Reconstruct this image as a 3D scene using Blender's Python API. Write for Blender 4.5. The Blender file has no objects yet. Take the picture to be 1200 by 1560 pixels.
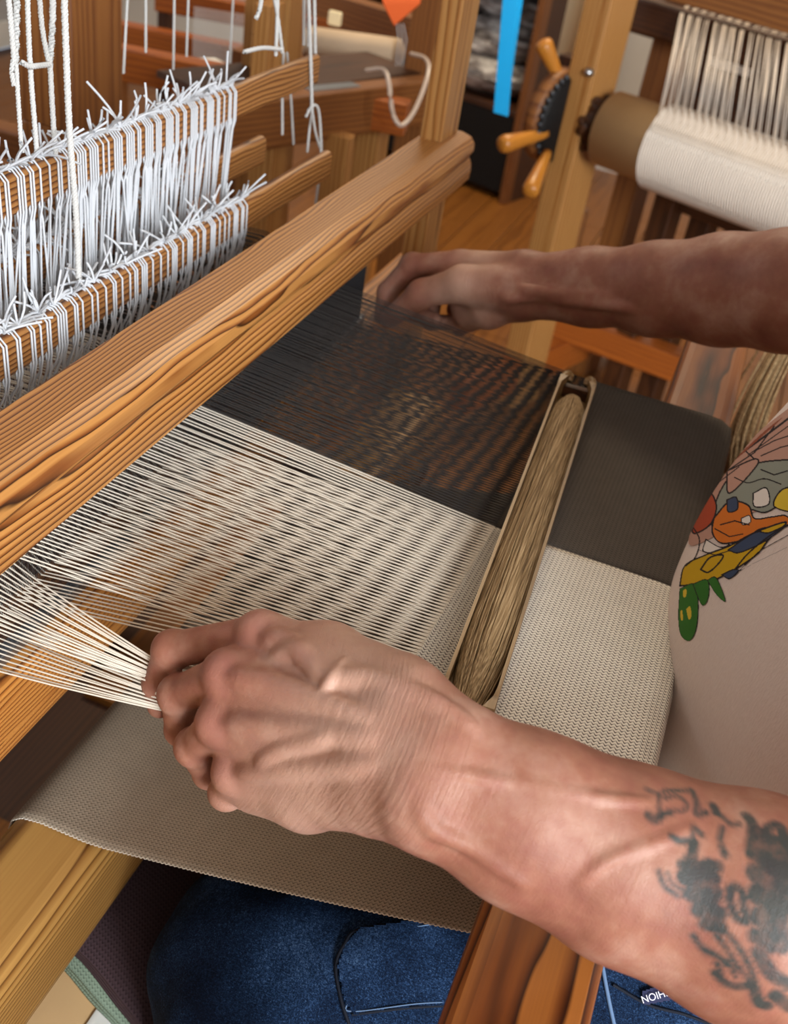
import bpy, math, random
import numpy as np
from mathutils import Matrix, Vector
random.seed(7); rng = np.random.default_rng(7)
scene = bpy.context.scene
COL = scene.collection

# ------------------------------------------------------------------ camera
CAM = np.array([0.0, 0.0, 1.25]); FPX = 1613.5
_X = np.array([0.35291574, 0.49996396, -0.79087706])      # world axes seen in camera space
_Y = np.array([-0.92479134, 0.31482258, -0.21365327])
_Z = np.array([0.14216702, 0.80679786, 0.57346818])
ROT = np.stack([_X, _Y, _Z])
cam_d = bpy.data.cameras.new('camera'); cam = bpy.data.objects.new('camera', cam_d); COL.objects.link(cam)
cam.matrix_world = Matrix([[*ROT[0], CAM[0]], [*ROT[1], CAM[1]], [*ROT[2], CAM[2]], [0, 0, 0, 1]])
cam_d.sensor_fit = 'VERTICAL'; cam_d.sensor_height = 36.0; cam_d.lens = FPX / 1560 * 36.0
cam_d.clip_start = 0.02; cam_d.clip_end = 40
cam_d.dof.use_dof = True; cam_d.dof.focus_distance = 0.62; cam_d.dof.aperture_fstop = 10.0
scene.camera = cam
vs = scene.view_settings
vs.view_transform = 'Standard'; vs.look = 'None'; vs.gamma = 1.0; vs.use_curve_mapping = False
vs.exposure = 0.0

def ray(px, py):
    return ROT @ np.array([px - 600.0, 780.0 - py, -FPX])
def P(px, py, d):                       # point at a given depth in front of the camera
    return CAM + ray(px, py) * (d / FPX)
def PZ(px, py, z):
    r = ray(px, py); return CAM + r * ((z - CAM[2]) / r[2])
def PY(px, py, y):
    r = ray(px, py); return CAM + r * ((y - CAM[1]) / r[1])

# ------------------------------------------------------------------ world and lights
def hexc(h):
    h = h.lstrip('#'); v = [int(h[i:i + 2], 16) / 255 for i in (0, 2, 4)]
    return tuple((c / 12.92 if c <= .04045 else ((c + .055) / 1.055) ** 2.4) for c in v) + (1.0,)
world = bpy.data.worlds.new('world'); scene.world = world; world.use_nodes = True
bg = world.node_tree.nodes['Background']
bg.inputs[0].default_value = (0.75, 0.85, 1.0, 1); bg.inputs[1].default_value = 0.6

def area(name, loc, target, sx, sy, power, color):
    l = bpy.data.lights.new(name, 'AREA'); l.shape = 'RECTANGLE'; l.size = sx; l.size_y = sy
    l.energy = power; l.color = color
    o = bpy.data.objects.new(name, l); COL.objects.link(o)
    d = Vector(target) - Vector(loc)
    o.location = loc; o.rotation_euler = d.to_track_quat('-Z', 'Y').to_euler()
    return o
area('window_daylight', (-1.85, -2.25, 2.0), (0.5, 0.15, 0.85), 1.5, 1.4, 235, (0.90, 0.955, 1.0))
area('rear_window_daylight', (1.2, 3.05, 1.9), (0.8, 0.4, 0.9), 1.3, 1.3, 14, (0.90, 0.95, 1.0))
area('ceiling_lamp_light', (3.0, 0.7, 2.72), (3.0, 0.7, 0), 0.5, 1.0, 46, (1.0, 0.82, 0.58))

# ------------------------------------------------------------------ node helpers / materials
class NT:
    def __init__(s, name):
        m = bpy.data.materials.new(name); m.use_nodes = True
        s.m = m; s.t = m.node_tree; s.b = s.t.nodes['Principled BSDF']
    def n(s, typ, **kw):
        nd = s.t.nodes.new(typ)
        for k, v in kw.items():
            if k.startswith('i_'):
                key = k[2:]; key = int(key) if key.isdigit() else key.replace('_', ' ')
                s.put(nd.inputs[key], v)
            else: setattr(nd, k, v)
        return nd
    def put(s, sock, v):
        if isinstance(v, bpy.types.NodeSocket): s.t.links.new(v, sock)
        elif isinstance(v, bpy.types.Node): s.t.links.new(v.outputs[0], sock)
        else: sock.default_value = v
    def math(s, op, a, b=None, c=None):
        nd = s.t.nodes.new('ShaderNodeMath'); nd.operation = op
        s.put(nd.inputs[0], a)
        if b is not None: s.put(nd.inputs[1], b)
        if c is not None: s.put(nd.inputs[2], c)
        return nd.outputs[0]
    def ramp(s, f, stops, interp='LINEAR'):
        nd = s.t.nodes.new('ShaderNodeValToRGB'); s.put(nd.inputs[0], f); cr = nd.color_ramp; cr.interpolation = interp
        while len(cr.elements) > len(stops): cr.elements.remove(cr.elements[-1])
        while len(cr.elements) < len(stops): cr.elements.new(1.0)
        for e, (p, c) in zip(cr.elements, stops):
            e.position = p; e.color = c if len(c) == 4 else (*c, 1)
        return nd.outputs[0]
    def mix(s, f, a, b, typ='MIX'):
        nd = s.t.nodes.new('ShaderNodeMix'); nd.data_type = 'RGBA'; nd.blend_type = typ
        s.put(nd.inputs[0], f); s.put(nd.inputs[6], a); s.put(nd.inputs[7], b)
        return nd.outputs[2]
    def noise(s, vec, scale, detail=3, rough=.5):
        nd = s.t.nodes.new('ShaderNodeTexNoise'); s.put(nd.inputs['Vector'], vec)
        nd.inputs['Scale'].default_value = scale; nd.inputs['Detail'].default_value = detail
        nd.inputs['Roughness'].default_value = rough
        return nd.outputs[0]
    def mapping(s, vec, scale=(1, 1, 1), loc=(0, 0, 0)):
        nd = s.t.nodes.new('ShaderNodeMapping'); s.put(nd.inputs[0], vec)
        nd.inputs['Scale'].default_value = scale; nd.inputs['Location'].default_value = loc
        return nd.outputs[0]
    def obj(s): return s.n('ShaderNodeTexCoord').outputs['Object']
    def attr(s, name, out=2): return s.n('ShaderNodeAttribute', attribute_name=name).outputs[out]
    def bump(s, h, strength, dist):
        nd = s.n('ShaderNodeBump'); s.put(nd.inputs['Height'], h)
        nd.inputs['Strength'].default_value = strength; nd.inputs['Distance'].default_value = dist
        s.put(s.b.inputs['Normal'], nd.outputs[0])
    def fin(s, col=None, rough=None, spec=None):
        if col is not None: s.put(s.b.inputs['Base Color'], col)
        if rough is not None: s.put(s.b.inputs['Roughness'], rough)
        if spec is not None: s.put(s.b.inputs['Specular IOR Level'], spec)
        return s.m

def flat(name, col, rough=.7, var=.08, metal=0, spec=.3, bump=0, bscale=300):
    N = NT(name); o = N.obj(); c = hexc(col) if isinstance(col, str) else col
    nz = N.noise(o, 22, 4)
    v = N.math('MULTIPLY_ADD', nz, 2 * var, 1 - var)
    mc = N.mix(1.0, c, N.n('ShaderNodeCombineColor', i_0=v, i_1=v, i_2=v).outputs[0], 'MULTIPLY')
    N.b.inputs['Metallic'].default_value = metal
    if bump: N.bump(N.noise(o, bscale, 3), bump, .001)
    return N.fin(mc, rough, spec)

def wood(name, early, late, deep, pitch=.004, centre=(0.0, -0.06), wob=.010, rough=.42, contrast=1.0, deep_mix=.25, xf=1.5):
    """Pine: growth rings as cylinders round an axis running along the board (local X)."""
    N = NT(name); o = N.obj()
    rnd = N.n('ShaderNodeObjectInfo').outputs['Random']
    sh = N.n('ShaderNodeCombineXYZ', i_0=N.math('MULTIPLY', rnd, 37.0), i_1=N.math('MULTIPLY', rnd, .013), i_2=N.math('MULTIPLY', rnd, .009)).outputs[0]
    v = N.n('ShaderNodeVectorMath', operation='ADD'); N.put(v.inputs[0], o); N.put(v.inputs[1], sh); v = v.outputs[0]
    n1 = N.noise(N.mapping(v, (xf, 11, 11)), 1.0, 2)
    n2 = N.noise(N.mapping(v, (xf * 4.5, 40, 40), (5, 2, 1)), 1.0, 2)
    sx = N.n('ShaderNodeSeparateXYZ'); N.put(sx.inputs[0], v)
    d1 = N.math('MULTIPLY', N.math('SUBTRACT', n1, .5), wob * 4)
    d2 = N.math('MULTIPLY', N.math('SUBTRACT', n2, .5), wob * .55)
    y = N.math('ADD', N.math('SUBTRACT', sx.outputs[1], centre[0]), d1)
    z = N.math('ADD', N.math('SUBTRACT', sx.outputs[2], centre[1]), d2)
    r = N.math('SQRT', N.math('ADD', N.math('MULTIPLY', y, y), N.math('MULTIPLY', z, z)))
    fr = N.math('FRACT', N.math('DIVIDE', N.math('ADD', r, d2), pitch))
    e, l, d = hexc(early), hexc(late), hexc(deep)
    col = N.ramp(fr, [(0, e), (.38, e), (.74, l), (.92, d), (1.0, e)])
    if contrast < 1: col = N.mix(contrast, l, col)
    fib = N.noise(N.mapping(v, (9, 620, 620)), 1.0, 2)
    col = N.mix(N.math('MULTIPLY', fib, .35), col, l, 'MULTIPLY')
    big = N.noise(N.mapping(v, (2.5, 6, 6), (3, 3, 3)), 1.0, 2)
    col = N.mix(N.math('MULTIPLY', big, deep_mix), col, d)  # broad noise mixes uneven patches toward the deep wood tone
    N.bump(N.math('MULTIPLY_ADD', fr, -.6, N.math('MULTIPLY', fib, .5)), .22, .0006)
    return N.fin(col, N.math('MULTIPLY_ADD', fib, .2, rough - .1), .42)

W_BEATER = wood('oiled_pine_beater', '#c98e4c', '#8f5222', '#2f1406', pitch=.0029, centre=(-.030, .016), wob=.0062, rough=.40, xf=2.2)
W_RAIL = wood('oiled_pine_rail', '#cf8e45', '#a9672b', '#5a2d0d', pitch=.004, centre=(.03, -.01), rough=.42)
W_BAR = wood('oiled_pine_bar', '#b27d45', '#804c22', '#391a09', pitch=.0042, centre=(.0, -.02), wob=.012, rough=.42)
W_BREAST = wood('varnished_red_pine', '#a5632b', '#743c17', '#2c1107', pitch=.0062, centre=(.02, -.05), wob=.010, rough=.38, xf=1.3)
W_KNEE = wood('honey_pine', '#cfa05a', '#b08142', '#6b4118', pitch=.0042, centre=(.0, -.09), wob=.006, rough=.4, xf=.8)
W_POST = wood('honey_pine_post', '#c99a5c', '#a97238', '#744518', pitch=.0075, centre=(.02, -.05), wob=.008, rough=.45, contrast=.8)
W_BACK = wood('background_pine', '#a06a35', '#7f4c23', '#532b11', pitch=.009, centre=(.02, -.06), wob=.008, rough=.5, contrast=.6)
W_ORANGE = wood('background_orange_pine', '#c06d26', '#9a5019', '#642e0d', pitch=.010, centre=(.02, -.06), rough=.45, contrast=.5)
W_DARK = wood('background_dark_pine', '#5c3418', '#452610', '#291408', pitch=.009, centre=(.02, -.06), rough=.5, contrast=.6)
W_SHUTTLE = wood('shuttle_birch', '#a98a5e', '#8f6f45', '#6b4d2b', pitch=.003, centre=(.01, -.03), wob=.003, rough=.4, contrast=.5)
W_HANDLE = wood('turned_beech', '#d0913d', '#bd7b2c', '#9a5f1f', pitch=.006, centre=(.01, -.03), wob=.003, rough=.3, contrast=.5)
W_FLOOR = wood('oak_floor', '#a0682c', '#865220', '#623a13', pitch=.011, centre=(.05, -.09), rough=.36, contrast=.5)

M_COTTON = flat('white_cotton', '#c6c8cc', .85, .06, spec=.15)
M_CORD = flat('white_cord', '#c4c3c0', .85, .05, spec=.15)
M_PALE = flat('cream_wool_yarn', '#e0d6c6', .8, .12, spec=.2)
M_CHAR = flat('charcoal_wool_yarn', '#3a3634', .8, .15, spec=.2)
M_STEEL = flat('brushed_steel', '#8d9299', .35, .06, metal=.9)
M_DENT = flat('dark_steel', '#4d5055', .4, .1, metal=.8)
M_BLACK = flat('black_board', '#0d0c0c', .6, .1)
M_KRAFT = flat('kraft_card', '#bd9a6c', .75, .08)
M_PAPER = flat('white_paper', '#d9d6cf', .7, .04)
M_WARP2 = flat('ivory_warp', '#e0d3c4', .85, .08, spec=.15)
M_RIBBON = flat('turquoise_ribbon', '#10a5e6', .5, .04)
M_ORANGE = flat('orange_felt', '#d9602a', .8, .05)
M_CREAM = flat('cream_paper', '#f8e8bd', .7, .03)
M_WALL = flat('painted_wall', '#cfcac2', .85, .03)
M_WALLG = flat('grey_wall', '#a9a9ab', .85, .05)
M_CEIL = flat('ceiling_paint', '#e6e2da', .9, .02)
M_SCREW = flat('zinc_screw', '#b5b6b8', .3, .05, metal=1)
M_TUBE = flat('clear_hose', '#c9b6a6', .2, .03, spec=.6)
M_FOAM = flat('knit_roll', '#c9b092', .9, .08)
M_PLUM = None

def yarnwound(name, c1, c2, c3, sc=900):
    N = NT(name); o = N.obj()
    a = N.noise(N.mapping(o, (6, sc, sc)), 1.0, 2)
    return N.fin(N.ramp(a, [(.25, hexc(c3)), (.5, hexc(c2)), (.72, hexc(c1))]), .7, .25)
M_WEFT = yarnwound('khaki_weft', '#bda27c', '#947a56', '#54402a')

def weave(name, light, dark, pw=.0027, ps=.0034, wave=.26, depth=.5, stain=None):
    """Woven cloth: thread rows run along s, each wavering as it goes over and under."""
    N = NT(name); s = N.attr('s'); w = N.attr('w'); o = N.obj()
    nz = N.noise(o, 260, 2)
    q = N.math('MULTIPLY', s, 2 * math.pi / ps)
    ph = N.math('MULTIPLY_ADD', N.math('SINE', N.math('ADD', q, N.math('MULTIPLY', nz, 1.2))), wave, N.math('DIVIDE', w, pw))
    h = N.math('ABSOLUTE', N.math('SINE', N.math('MULTIPLY', ph, math.pi)))
    mod = N.math('MULTIPLY_ADD', N.math('SINE', N.math('ADD', q, 1.1)), .3, .7)
    g = N.math('MULTIPLY', N.math('POWER', N.math('SUBTRACT', 1.0, h), 1.5), mod)
    col = N.mix(N.math('MULTIPLY', g, depth * 1.6), hexc(light), hexc(dark))
    v = N.math('MULTIPLY_ADD', N.noise(o, 55, 3), .22, .89)
    col = N.mix(1.0, col, N.n('ShaderNodeCombineColor', i_0=v, i_1=v, i_2=v).outputs[0], 'MULTIPLY')
    N.bump(N.math('SUBTRACT', 1.0, g), .6, .0007)
    return N.fin(col, .85, .12)
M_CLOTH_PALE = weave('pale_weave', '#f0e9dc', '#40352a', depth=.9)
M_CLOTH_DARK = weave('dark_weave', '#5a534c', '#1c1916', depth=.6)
M_CLOTH_SHADED = weave('pale_weave_shaded', '#aa9a86', '#4d4236', pw=.0027, ps=.0034, depth=.62)  # the pale cloth again, with the shade below the loom put into its colour
M_PLUM = weave('plum_weave', '#4d3c40', '#181112', pw=.004, ps=.005, depth=.6)
M_SAGE = weave('sage_weave', '#8a9c88', '#3a463c', pw=.003, ps=.005, depth=.6)

def denim():
    N = NT('blue_denim'); o = N.obj()
    wv = N.noise(N.mapping(o, (1500, 520, 900)), 1.0, 2, .8)
    sl = N.noise(N.mapping(o, (420, 1600, 700), (3, 1, 2)), 1.0, 2, .8)
    big = N.noise(o, 16, 4, .6)
    f = N.math('ADD', N.math('ADD', N.math('MULTIPLY', wv, .55), N.math('MULTIPLY', sl, .45)), N.math('MULTIPLY', N.math('SUBTRACT', big, .5), .5))
    col = N.ramp(f, [(.36, hexc('#081020')), (.51, hexc('#15263f')), (.61, hexc('#2a4367')), (.72, hexc('#56708f'))])
    N.bump(N.math('ADD', wv, N.math('MULTIPLY', N.noise(N.mapping(o, (40, 16, 40)), 1.0, 3), 3.0)), .7, .0014)
    return N.fin(col, .9, .08)
M_DENIM = denim()
M_STITCH = flat('navy_stitching', '#0b1220', .8, .05)
M_STITCHL = flat('pale_stitching', '#5d7697', .8, .05)
M_TAG = flat('navy_tag', '#1b2044', .7, .05)
M_INKW = flat('white_lettering', '#e7e5ee', .7, .02)

def shirtm():
    N = NT('beige_jersey'); o = N.obj()
    f = N.noise(N.mapping(o, (900, 900, 260)), 1.0, 2)
    col = N.mix(f, hexc('#d9c6ba'), hexc('#e6d6cb'))
    N.bump(N.math('ADD', f, N.math('MULTIPLY', N.noise(o, 9, 3), 3)), .35, .001)
    return N.fin(col, .9, .1)
M_SHIRT = shirtm()
def printm():
    N = NT('shirt_print_ink'); c = N.n('ShaderNodeVertexColor', layer_name='ink').outputs[0]
    return N.fin(c, .75, .15)
M_PRINT = printm()

def skin():
    N = NT('weathered_skin'); o = N.obj()
    along = N.attr('along'); around = N.attr('around'); red = N.attr('red'); ink = N.attr('ink'); pale = N.attr('pale')
    n1 = N.noise(o, 26, 4, .6); n2 = N.noise(o, 110, 4, .6)
    col = N.ramp(n1, [(.3, hexc('#7b4d3b')), (.5, hexc('#986852')), (.7, hexc('#b48d79'))])
    col = N.mix(N.math('MULTIPLY', N.math('POWER', n2, 1.6), .8), col, hexc('#8b4d45'))
    col = N.mix(N.math('MULTIPLY', red, .3), col, hexc('#c08074'))
    col = N.mix(N.math('MULTIPLY', pale, .7), col, hexc('#dbb8a2'))
    inkn = N.math('MULTIPLY', ink, N.math('MULTIPLY_ADD', N.noise(o, 160, 3), .9, .45))
    inkc = N.mix(N.noise(o, 60, 2), hexc('#1c2128'), hexc('#2f3f3a'))
    col = N.mix(N.math('MINIMUM', inkn, .93), col, inkc)
    cv = N.n('ShaderNodeCombineXYZ', i_0=N.math('MULTIPLY', along, 620), i_1=N.math('MULTIPLY', around, 60), i_2=0.0).outputs[0]
    wr = N.noise(cv, 1.0, 3, .6)
    cell = N.n('ShaderNodeTexVoronoi', i_Vector=o, i_Scale=1300.0).outputs[0]
    wf = N.attr('wrinkle')
    h = N.math('ADD', N.math('MULTIPLY', N.math('MULTIPLY', wr, 1.0), N.math('MULTIPLY_ADD', wf, 1.1, .35)), N.math('MULTIPLY', cell, .22))
    N.bump(h, .5, .0010)
    N.b.inputs['Subsurface Weight'].default_value = .12
    N.b.inputs['Subsurface Radius'].default_value = (.008, .003, .0015)
    N.b.inputs['Subsurface Scale'].default_value = .5
    return N.fin(col, N.math('MULTIPLY_ADD', n2, .2, .42), .36)
M_SKIN = skin()
M_HAIR = flat('grey_hair', '#6b635a', .6, .2)
M_BOOT = flat('black_leather', '#16130f', .4, .1)

def plastic():
    N = NT('crumpled_plastic_bag'); o = N.obj()
    m = N.mapping(o, (9, 9, 34))
    a = N.noise(m, 1.0, 4, .6)
    col = N.ramp(a, [(.34, hexc('#3b3533')), (.5, hexc('#857d7a')), (.62, hexc('#d4d0cd'))])  # stretched pale streaks put the sheen of plastic into the colour
    N.bump(N.noise(N.mapping(o, (14, 14, 40)), 1.0, 3), .9, .03)
    return N.fin(col, .14, .7)
M_BAG = plastic()

# ------------------------------------------------------------------ object helpers
WM = {}
def thing(name, loc, label, cat, group=None):
    o = bpy.data.objects.new(name, None); COL.objects.link(o); o.empty_display_size = .05
    o.location = loc; WM[o.name] = Matrix.Translation(loc)
    o['label'] = label; o['category'] = cat
    if group: o['group'] = group
    return o
def tag(o, label, cat, group=None):
    o['label'] = label; o['category'] = cat
    if group: o['group'] = group
    return o
def put(o, parent, M):
    COL.objects.link(o) if o.name not in COL.objects else None
    WM[o.name] = M
    if parent is not None:
        o.parent = parent; o.matrix_parent_inverse = Matrix.Identity(4)
        o.matrix_local = WM[parent.name].inverted() @ M
    else: o.matrix_world = M
    return o
def mesh(name, V, F, mat, parent=None, M=None, smooth=False, attrs=None, kind=None):
    me = bpy.data.meshes.new(name)
    V = np.asarray(V, dtype=np.float64)
    if isinstance(F, np.ndarray):
        nf, k = F.shape
        me.vertices.add(len(V)); me.vertices.foreach_set('co', V.astype(np.float32).ravel())
        me.loops.add(nf * k); me.loops.foreach_set('vertex_index', F.astype(np.int32).ravel())
        me.polygons.add(nf); me.polygons.foreach_set('loop_start', np.arange(0, nf * k, k, dtype=np.int32))
        me.update(calc_edges=True)
    else:
        me.from_pydata([tuple(v) for v in V], [], F); me.update()
    me.validate()
    if attrs:
        for k_, a in attrs.items():
            at = me.attributes.new(k_, 'FLOAT', 'POINT'); at.data.foreach_set('value', np.asarray(a, dtype=np.float32))
    if smooth: me.polygons.foreach_set('use_smooth', [True] * len(me.polygons))
    if mat: me.materials.append(mat)
    o = bpy.data.objects.new(name, me)
    put(o, parent, M if M is not None else Matrix.Identity(4))
    if kind: o['kind'] = kind
    return o

def rrect(w, h, r, n=3):
    pts = []
    for cx, cy, a0 in ((w / 2 - r, h / 2 - r, 0), (-w / 2 + r, h / 2 - r, 90), (-w / 2 + r, -h / 2 + r, 180), (w / 2 - r, -h / 2 + r, 270)):
        for i in range(n + 1):
            a = math.radians(a0 + 90 * i / n); pts.append((cx + r * math.cos(a), cy + r * math.sin(a)))
    return np.array(pts)
def extrude(prof, L, cham=.002):
    """Profile (local Y,Z) swept along local X from 0 to L with softened ends."""
    prof = np.asarray(prof); c = prof.mean(0); k = len(prof)
    ext = np.abs(prof - c).max()
    sh = (prof - c) * (1 - cham / ext) + c
    rows = [(0, sh), (cham, prof), (L - cham, prof), (L, sh)]
    V = []; F = []
    for x, p in rows: V += [(x, a, b) for a, b in p]
    for i in range(3):
        for j in range(k):
            a = i * k + j; b = i * k + (j + 1) % k
            F.append((a, a + k, b + k, b))
    F.append(tuple(range(k))); F.append(tuple(3 * k + j for j in reversed(range(k))))
    return np.array(V), F
def frame(p0, p1, up=(0, 0, 1)):
    x = Vector(p1) - Vector(p0); L = x.length; x.normalize()
    u = Vector(up); z = (u - x * u.dot(x))
    if z.length < 1e-4: u = Vector((1, 0, 0)); z = u - x * u.dot(x)
    z.normalize(); y = z.cross(x)
    return Matrix(((x.x, y.x, z.x, p0[0]), (x.y, y.y, z.y, p0[1]), (x.z, y.z, z.z, p0[2]), (0, 0, 0, 1))), L
def beam(name, p0, p1, w, h, mat, parent=None, up=(0, 0, 1), r=.004, prof=None, kind=None):
    """Board from p0 to p1 (centre line); w across (local Y), h tall (local Z)."""
    M, L = frame(p0, p1, up)
    V, F = extrude(rrect(w, h, min(r, w * .45, h * .45)) if prof is None else prof, L)
    return mesh(name, V, F, mat, parent, M, kind=kind)
def lathe(name, prof, p0, p1, mat, parent=None, n=24, kind=None):
    """prof: list of (x along 0..1, radius)."""
    M, L = frame(p0, p1)
    V = []; F = []; k = len(prof)
    for i, (x, r) in enumerate(prof):
        for j in range(n):
            a = 2 * math.pi * j / n; V.append((x * L, r * math.cos(a), r * math.sin(a)))
    for i in range(k - 1):
        for j in range(n):
            a = i * n + j; b = i * n + (j + 1) % n
            F.append((a, b, b + n, a + n))
    F.append(tuple(reversed(range(n)))); F.append(tuple((k - 1) * n + j for j in range(n)))
    return mesh(name, V, F, mat, parent, M, smooth=True, kind=kind)
def tubes_np(lines, rad, sides=5):
    """lines: (N,M,3) array; returns V,F for all of them."""
    L = np.asarray(lines, dtype=np.float64); N, Mn, _ = L.shape
    T = np.gradient(L, axis=1); T /= np.linalg.norm(T, axis=2, keepdims=True) + 1e-12
    ref = np.where(np.abs(T[..., 2:3]) > .8, np.array([1., 0, 0]), np.array([0, 0, 1.]))
    A = np.cross(T, ref); A /= np.linalg.norm(A, axis=2, keepdims=True) + 1e-12
    B = np.cross(T, A)
    rad = np.broadcast_to(np.asarray(rad, dtype=float), (N, Mn)) if np.ndim(rad) else np.full((N, Mn), rad)
    an = np.arange(sides) * 2 * np.pi / sides
    V = L[:, :, None] + rad[:, :, None, None] * (np.cos(an)[:, None] * A[:, :, None] + np.sin(an)[:, None] * B[:, :, None])
    idx = np.arange(N * Mn * sides).reshape(N, Mn, sides)
    nx = np.roll(idx, -1, axis=2)
    F = np.stack([idx[:, :-1], nx[:, :-1], nx[:, 1:], idx[:, 1:]], -1).reshape(-1, 4)
    return V.reshape(-1, 3), F
def tubes(name, lines, rad, mat, parent=None, sides=5, kind='stuff'):
    if isinstance(lines, list):
        VV = []; FF = []; off = 0
        for i, l in enumerate(lines):
            v, f = tubes_np(np.asarray(l)[None], rad[i] if isinstance(rad, list) else rad, sides)
            VV.append(v); FF.append(f + off); off += len(v)
        V = np.concatenate(VV); F = np.concatenate(FF)
    else: V, F = tubes_np(lines, rad, sides)
    base = Vector(V.mean(0))
    return mesh(name, V - np.array(base), F, mat, parent, Matrix.Translation(base), smooth=True, kind=kind)
def curve_pts(pts, n=24):
    """Catmull-Rom through points."""
    p = np.asarray(pts, float); p = np.concatenate([[2 * p[0] - p[1]], p, [2 * p[-1] - p[-2]]])
    out = []
    m = len(p) - 3; k = max(2, n // m)
    for i in range(m):
        for t in np.linspace(0, 1, k, endpoint=False):
            a, b, c, d = p[i:i + 4]
            out.append(.5 * ((2 * b) + (c - a) * t + (2 * a - 5 * b + 4 * c - d) * t * t + (3 * b - a - 3 * c + d) * t ** 3))
    out.append(p[-2]); return np.array(out)
def struct(o): o['kind'] = 'structure'; return o

# ------------------------------------------------------------------ room shell
def slab(name, lo, hi, mat, parent=None):
    lo = np.array(lo, float); hi = np.array(hi, float); c = (lo + hi) / 2; s = (hi - lo) / 2
    V = [(x * s[0], y * s[1], z * s[2]) for x in (-1, 1) for y in (-1, 1) for z in (-1, 1)]
    F = [(0, 1, 3, 2), (4, 6, 7, 5), (0, 4, 5, 1), (2, 3, 7, 6), (0, 2, 6, 4), (1, 5, 7, 3)]
    return mesh(name, V, F, mat, parent, Matrix.Translation(c))
XR0, XR1, YR0, YR1, ZR = -2.0, 4.5, -3.2, 3.2, 2.8
fl = struct(slab('floor', (XR0, YR0, -.06), (XR1, YR1, -.012), W_DARK))
pl_me = None; k = 0
PW, PL = .14, 1.1
for i in range(int((YR1 - YR0) / PW)):
    y = YR0 + PW * (i + .5)
    x = 1.9 - random.uniform(0, PL)
    while x < XR1 - .05:
        L = min(PL, XR1 - x)
        if True:
            if pl_me is None:
                o = beam('plank', (x, y, -.006), (x + PL - .003, y, -.006), PW - .003, .012, W_FLOOR, fl, r=.002); pl_me = o.data
            elif L > PL - .01:
                o = bpy.data.objects.new('plank', pl_me); put(o, fl, frame((x, y, -.006), (x + PL, y, -.006))[0])
            else:
                o = beam('plank', (x, y, -.006), (x + L - .003, y, -.006), PW - .003, .012, W_FLOOR, fl, r=.002)
        x += PL
slab('plank_field', (XR0, YR0, -.0121), (XR0 + 2.75, YR1, -.001), W_FLOOR, fl)
struct(slab('ceiling', (XR0, YR0, ZR), (XR1, YR1, ZR + .06), M_CEIL))
def holed_wall(name, axis, pos, thick, u0, u1, hole, mat):
    """Wall with one window opening, built as four pieces joined."""
    hu0, hu1, hz0, hz1 = hole
    V = []; F = []
    for a0, a1, z0, z1 in ((u0, hu0, 0, ZR), (hu1, u1, 0, ZR), (hu0, hu1, 0, hz0), (hu0, hu1, hz1, ZR)):
        b = len(V)
        for p in (pos, pos + thick):
            for a in (a0, a1):
                for z in (z0, z1): V.append((p, a, z) if axis == 'x' else (a, p, z))
        F += [tuple(b + q for q in f) for f in ((0, 1, 3, 2), (4, 6, 7, 5), (0, 4, 5, 1), (2, 3, 7, 6), (0, 2, 6, 4), (1, 5, 7, 3))]
    return struct(mesh(name, V, F, mat))
holed_wall('wall_near', 'x', XR0 - .08, .08, YR0, YR1, (-3.05, -1.45, 1.05, 2.65), M_WALL)
holed_wall('wall_left', 'y', YR1, .08, XR0, XR1, (.4, 2.0, 1.05, 2.45), M_WALLG)
struct(slab('wall_far', (XR1, YR0, 0), (XR1 + .08, YR1, ZR), M_WALL))
struct(slab('wall_right', (XR0, YR0 - .08, 0), (XR1, YR0, ZR), M_WALL))
M_GLASS = flat('window_glass', '#f4f7f8', .02, 0, spec=.5); M_GLASS.node_tree.nodes['Principled BSDF'].inputs['Transmission Weight'].default_value = 1.0
M_FRAME = flat('white_window_paint', '#dfdfdd', .5, .03)
def window(n, axis, pos, u0, u1, z0, z1):
    root = bpy.data.objects.new('window_%d' % n, None); COL.objects.link(root); struct(root)
    c = (pos, (u0 + u1) / 2, z0) if axis == 'x' else ((u0 + u1) / 2, pos, z0)
    root.location = c; WM[root.name] = Matrix.Translation(c)
    q = (lambda u, z: (pos, u, z)) if axis == 'x' else (lambda u, z: (u, pos, z))
    um = (u0 + u1) / 2
    for a, b in (((u0, z0), (u1, z0)), ((u0, z1), (u1, z1)), ((u0, z0), (u0, z1)), ((u1, z0), (u1, z1)), ((um, z0), (um, z1))):
        beam('window_frame', q(*a), q(*b), .05, .05, M_FRAME, root)
window(1, 'x', XR0 - .04, -3.05, -1.45, 1.05, 2.65)
window(2, 'y', YR1 + .04, .4, 2.0, 1.05, 2.45)

# ------------------------------------------------------------------ the loom frame
ZC = .80                                     # cloth level
loom = thing('floor_loom', (.65, .5, 0), 'large pine floor loom frame with reddish front beam carrying the cloth', 'loom')
beam('breast_beam', (.08, -.0215, .7465), (1.33, -.0215, .7465), .066, .099, W_BREAST, loom, r=.012)
kp = rrect(.078, .085, .020, 5)
beam('knee_beam', (.05, .3085, .5625), (1.15, .3085, .5625), .078, .085, W_KNEE, loom, prof=kp)
for x in (.06, 1.32):
    beam('front_post', (x, -.0215, 0), (x, -.0215, .695), .07, .07, W_BACK, loom, up=(0, 1, 0))
    beam('side_rail', (x, -.02, .30), (x, 1.25, .30), .05, .10, W_DARK, loom)
    beam('back_post', (x, 1.25, 0), (x, 1.25, .78), .07, .07, W_BACK, loom, up=(0, 1, 0))
beam('back_beam', (.02, 1.25, .80), (1.36, 1.25, .80), .07, .07, W_BACK, loom)
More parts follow.
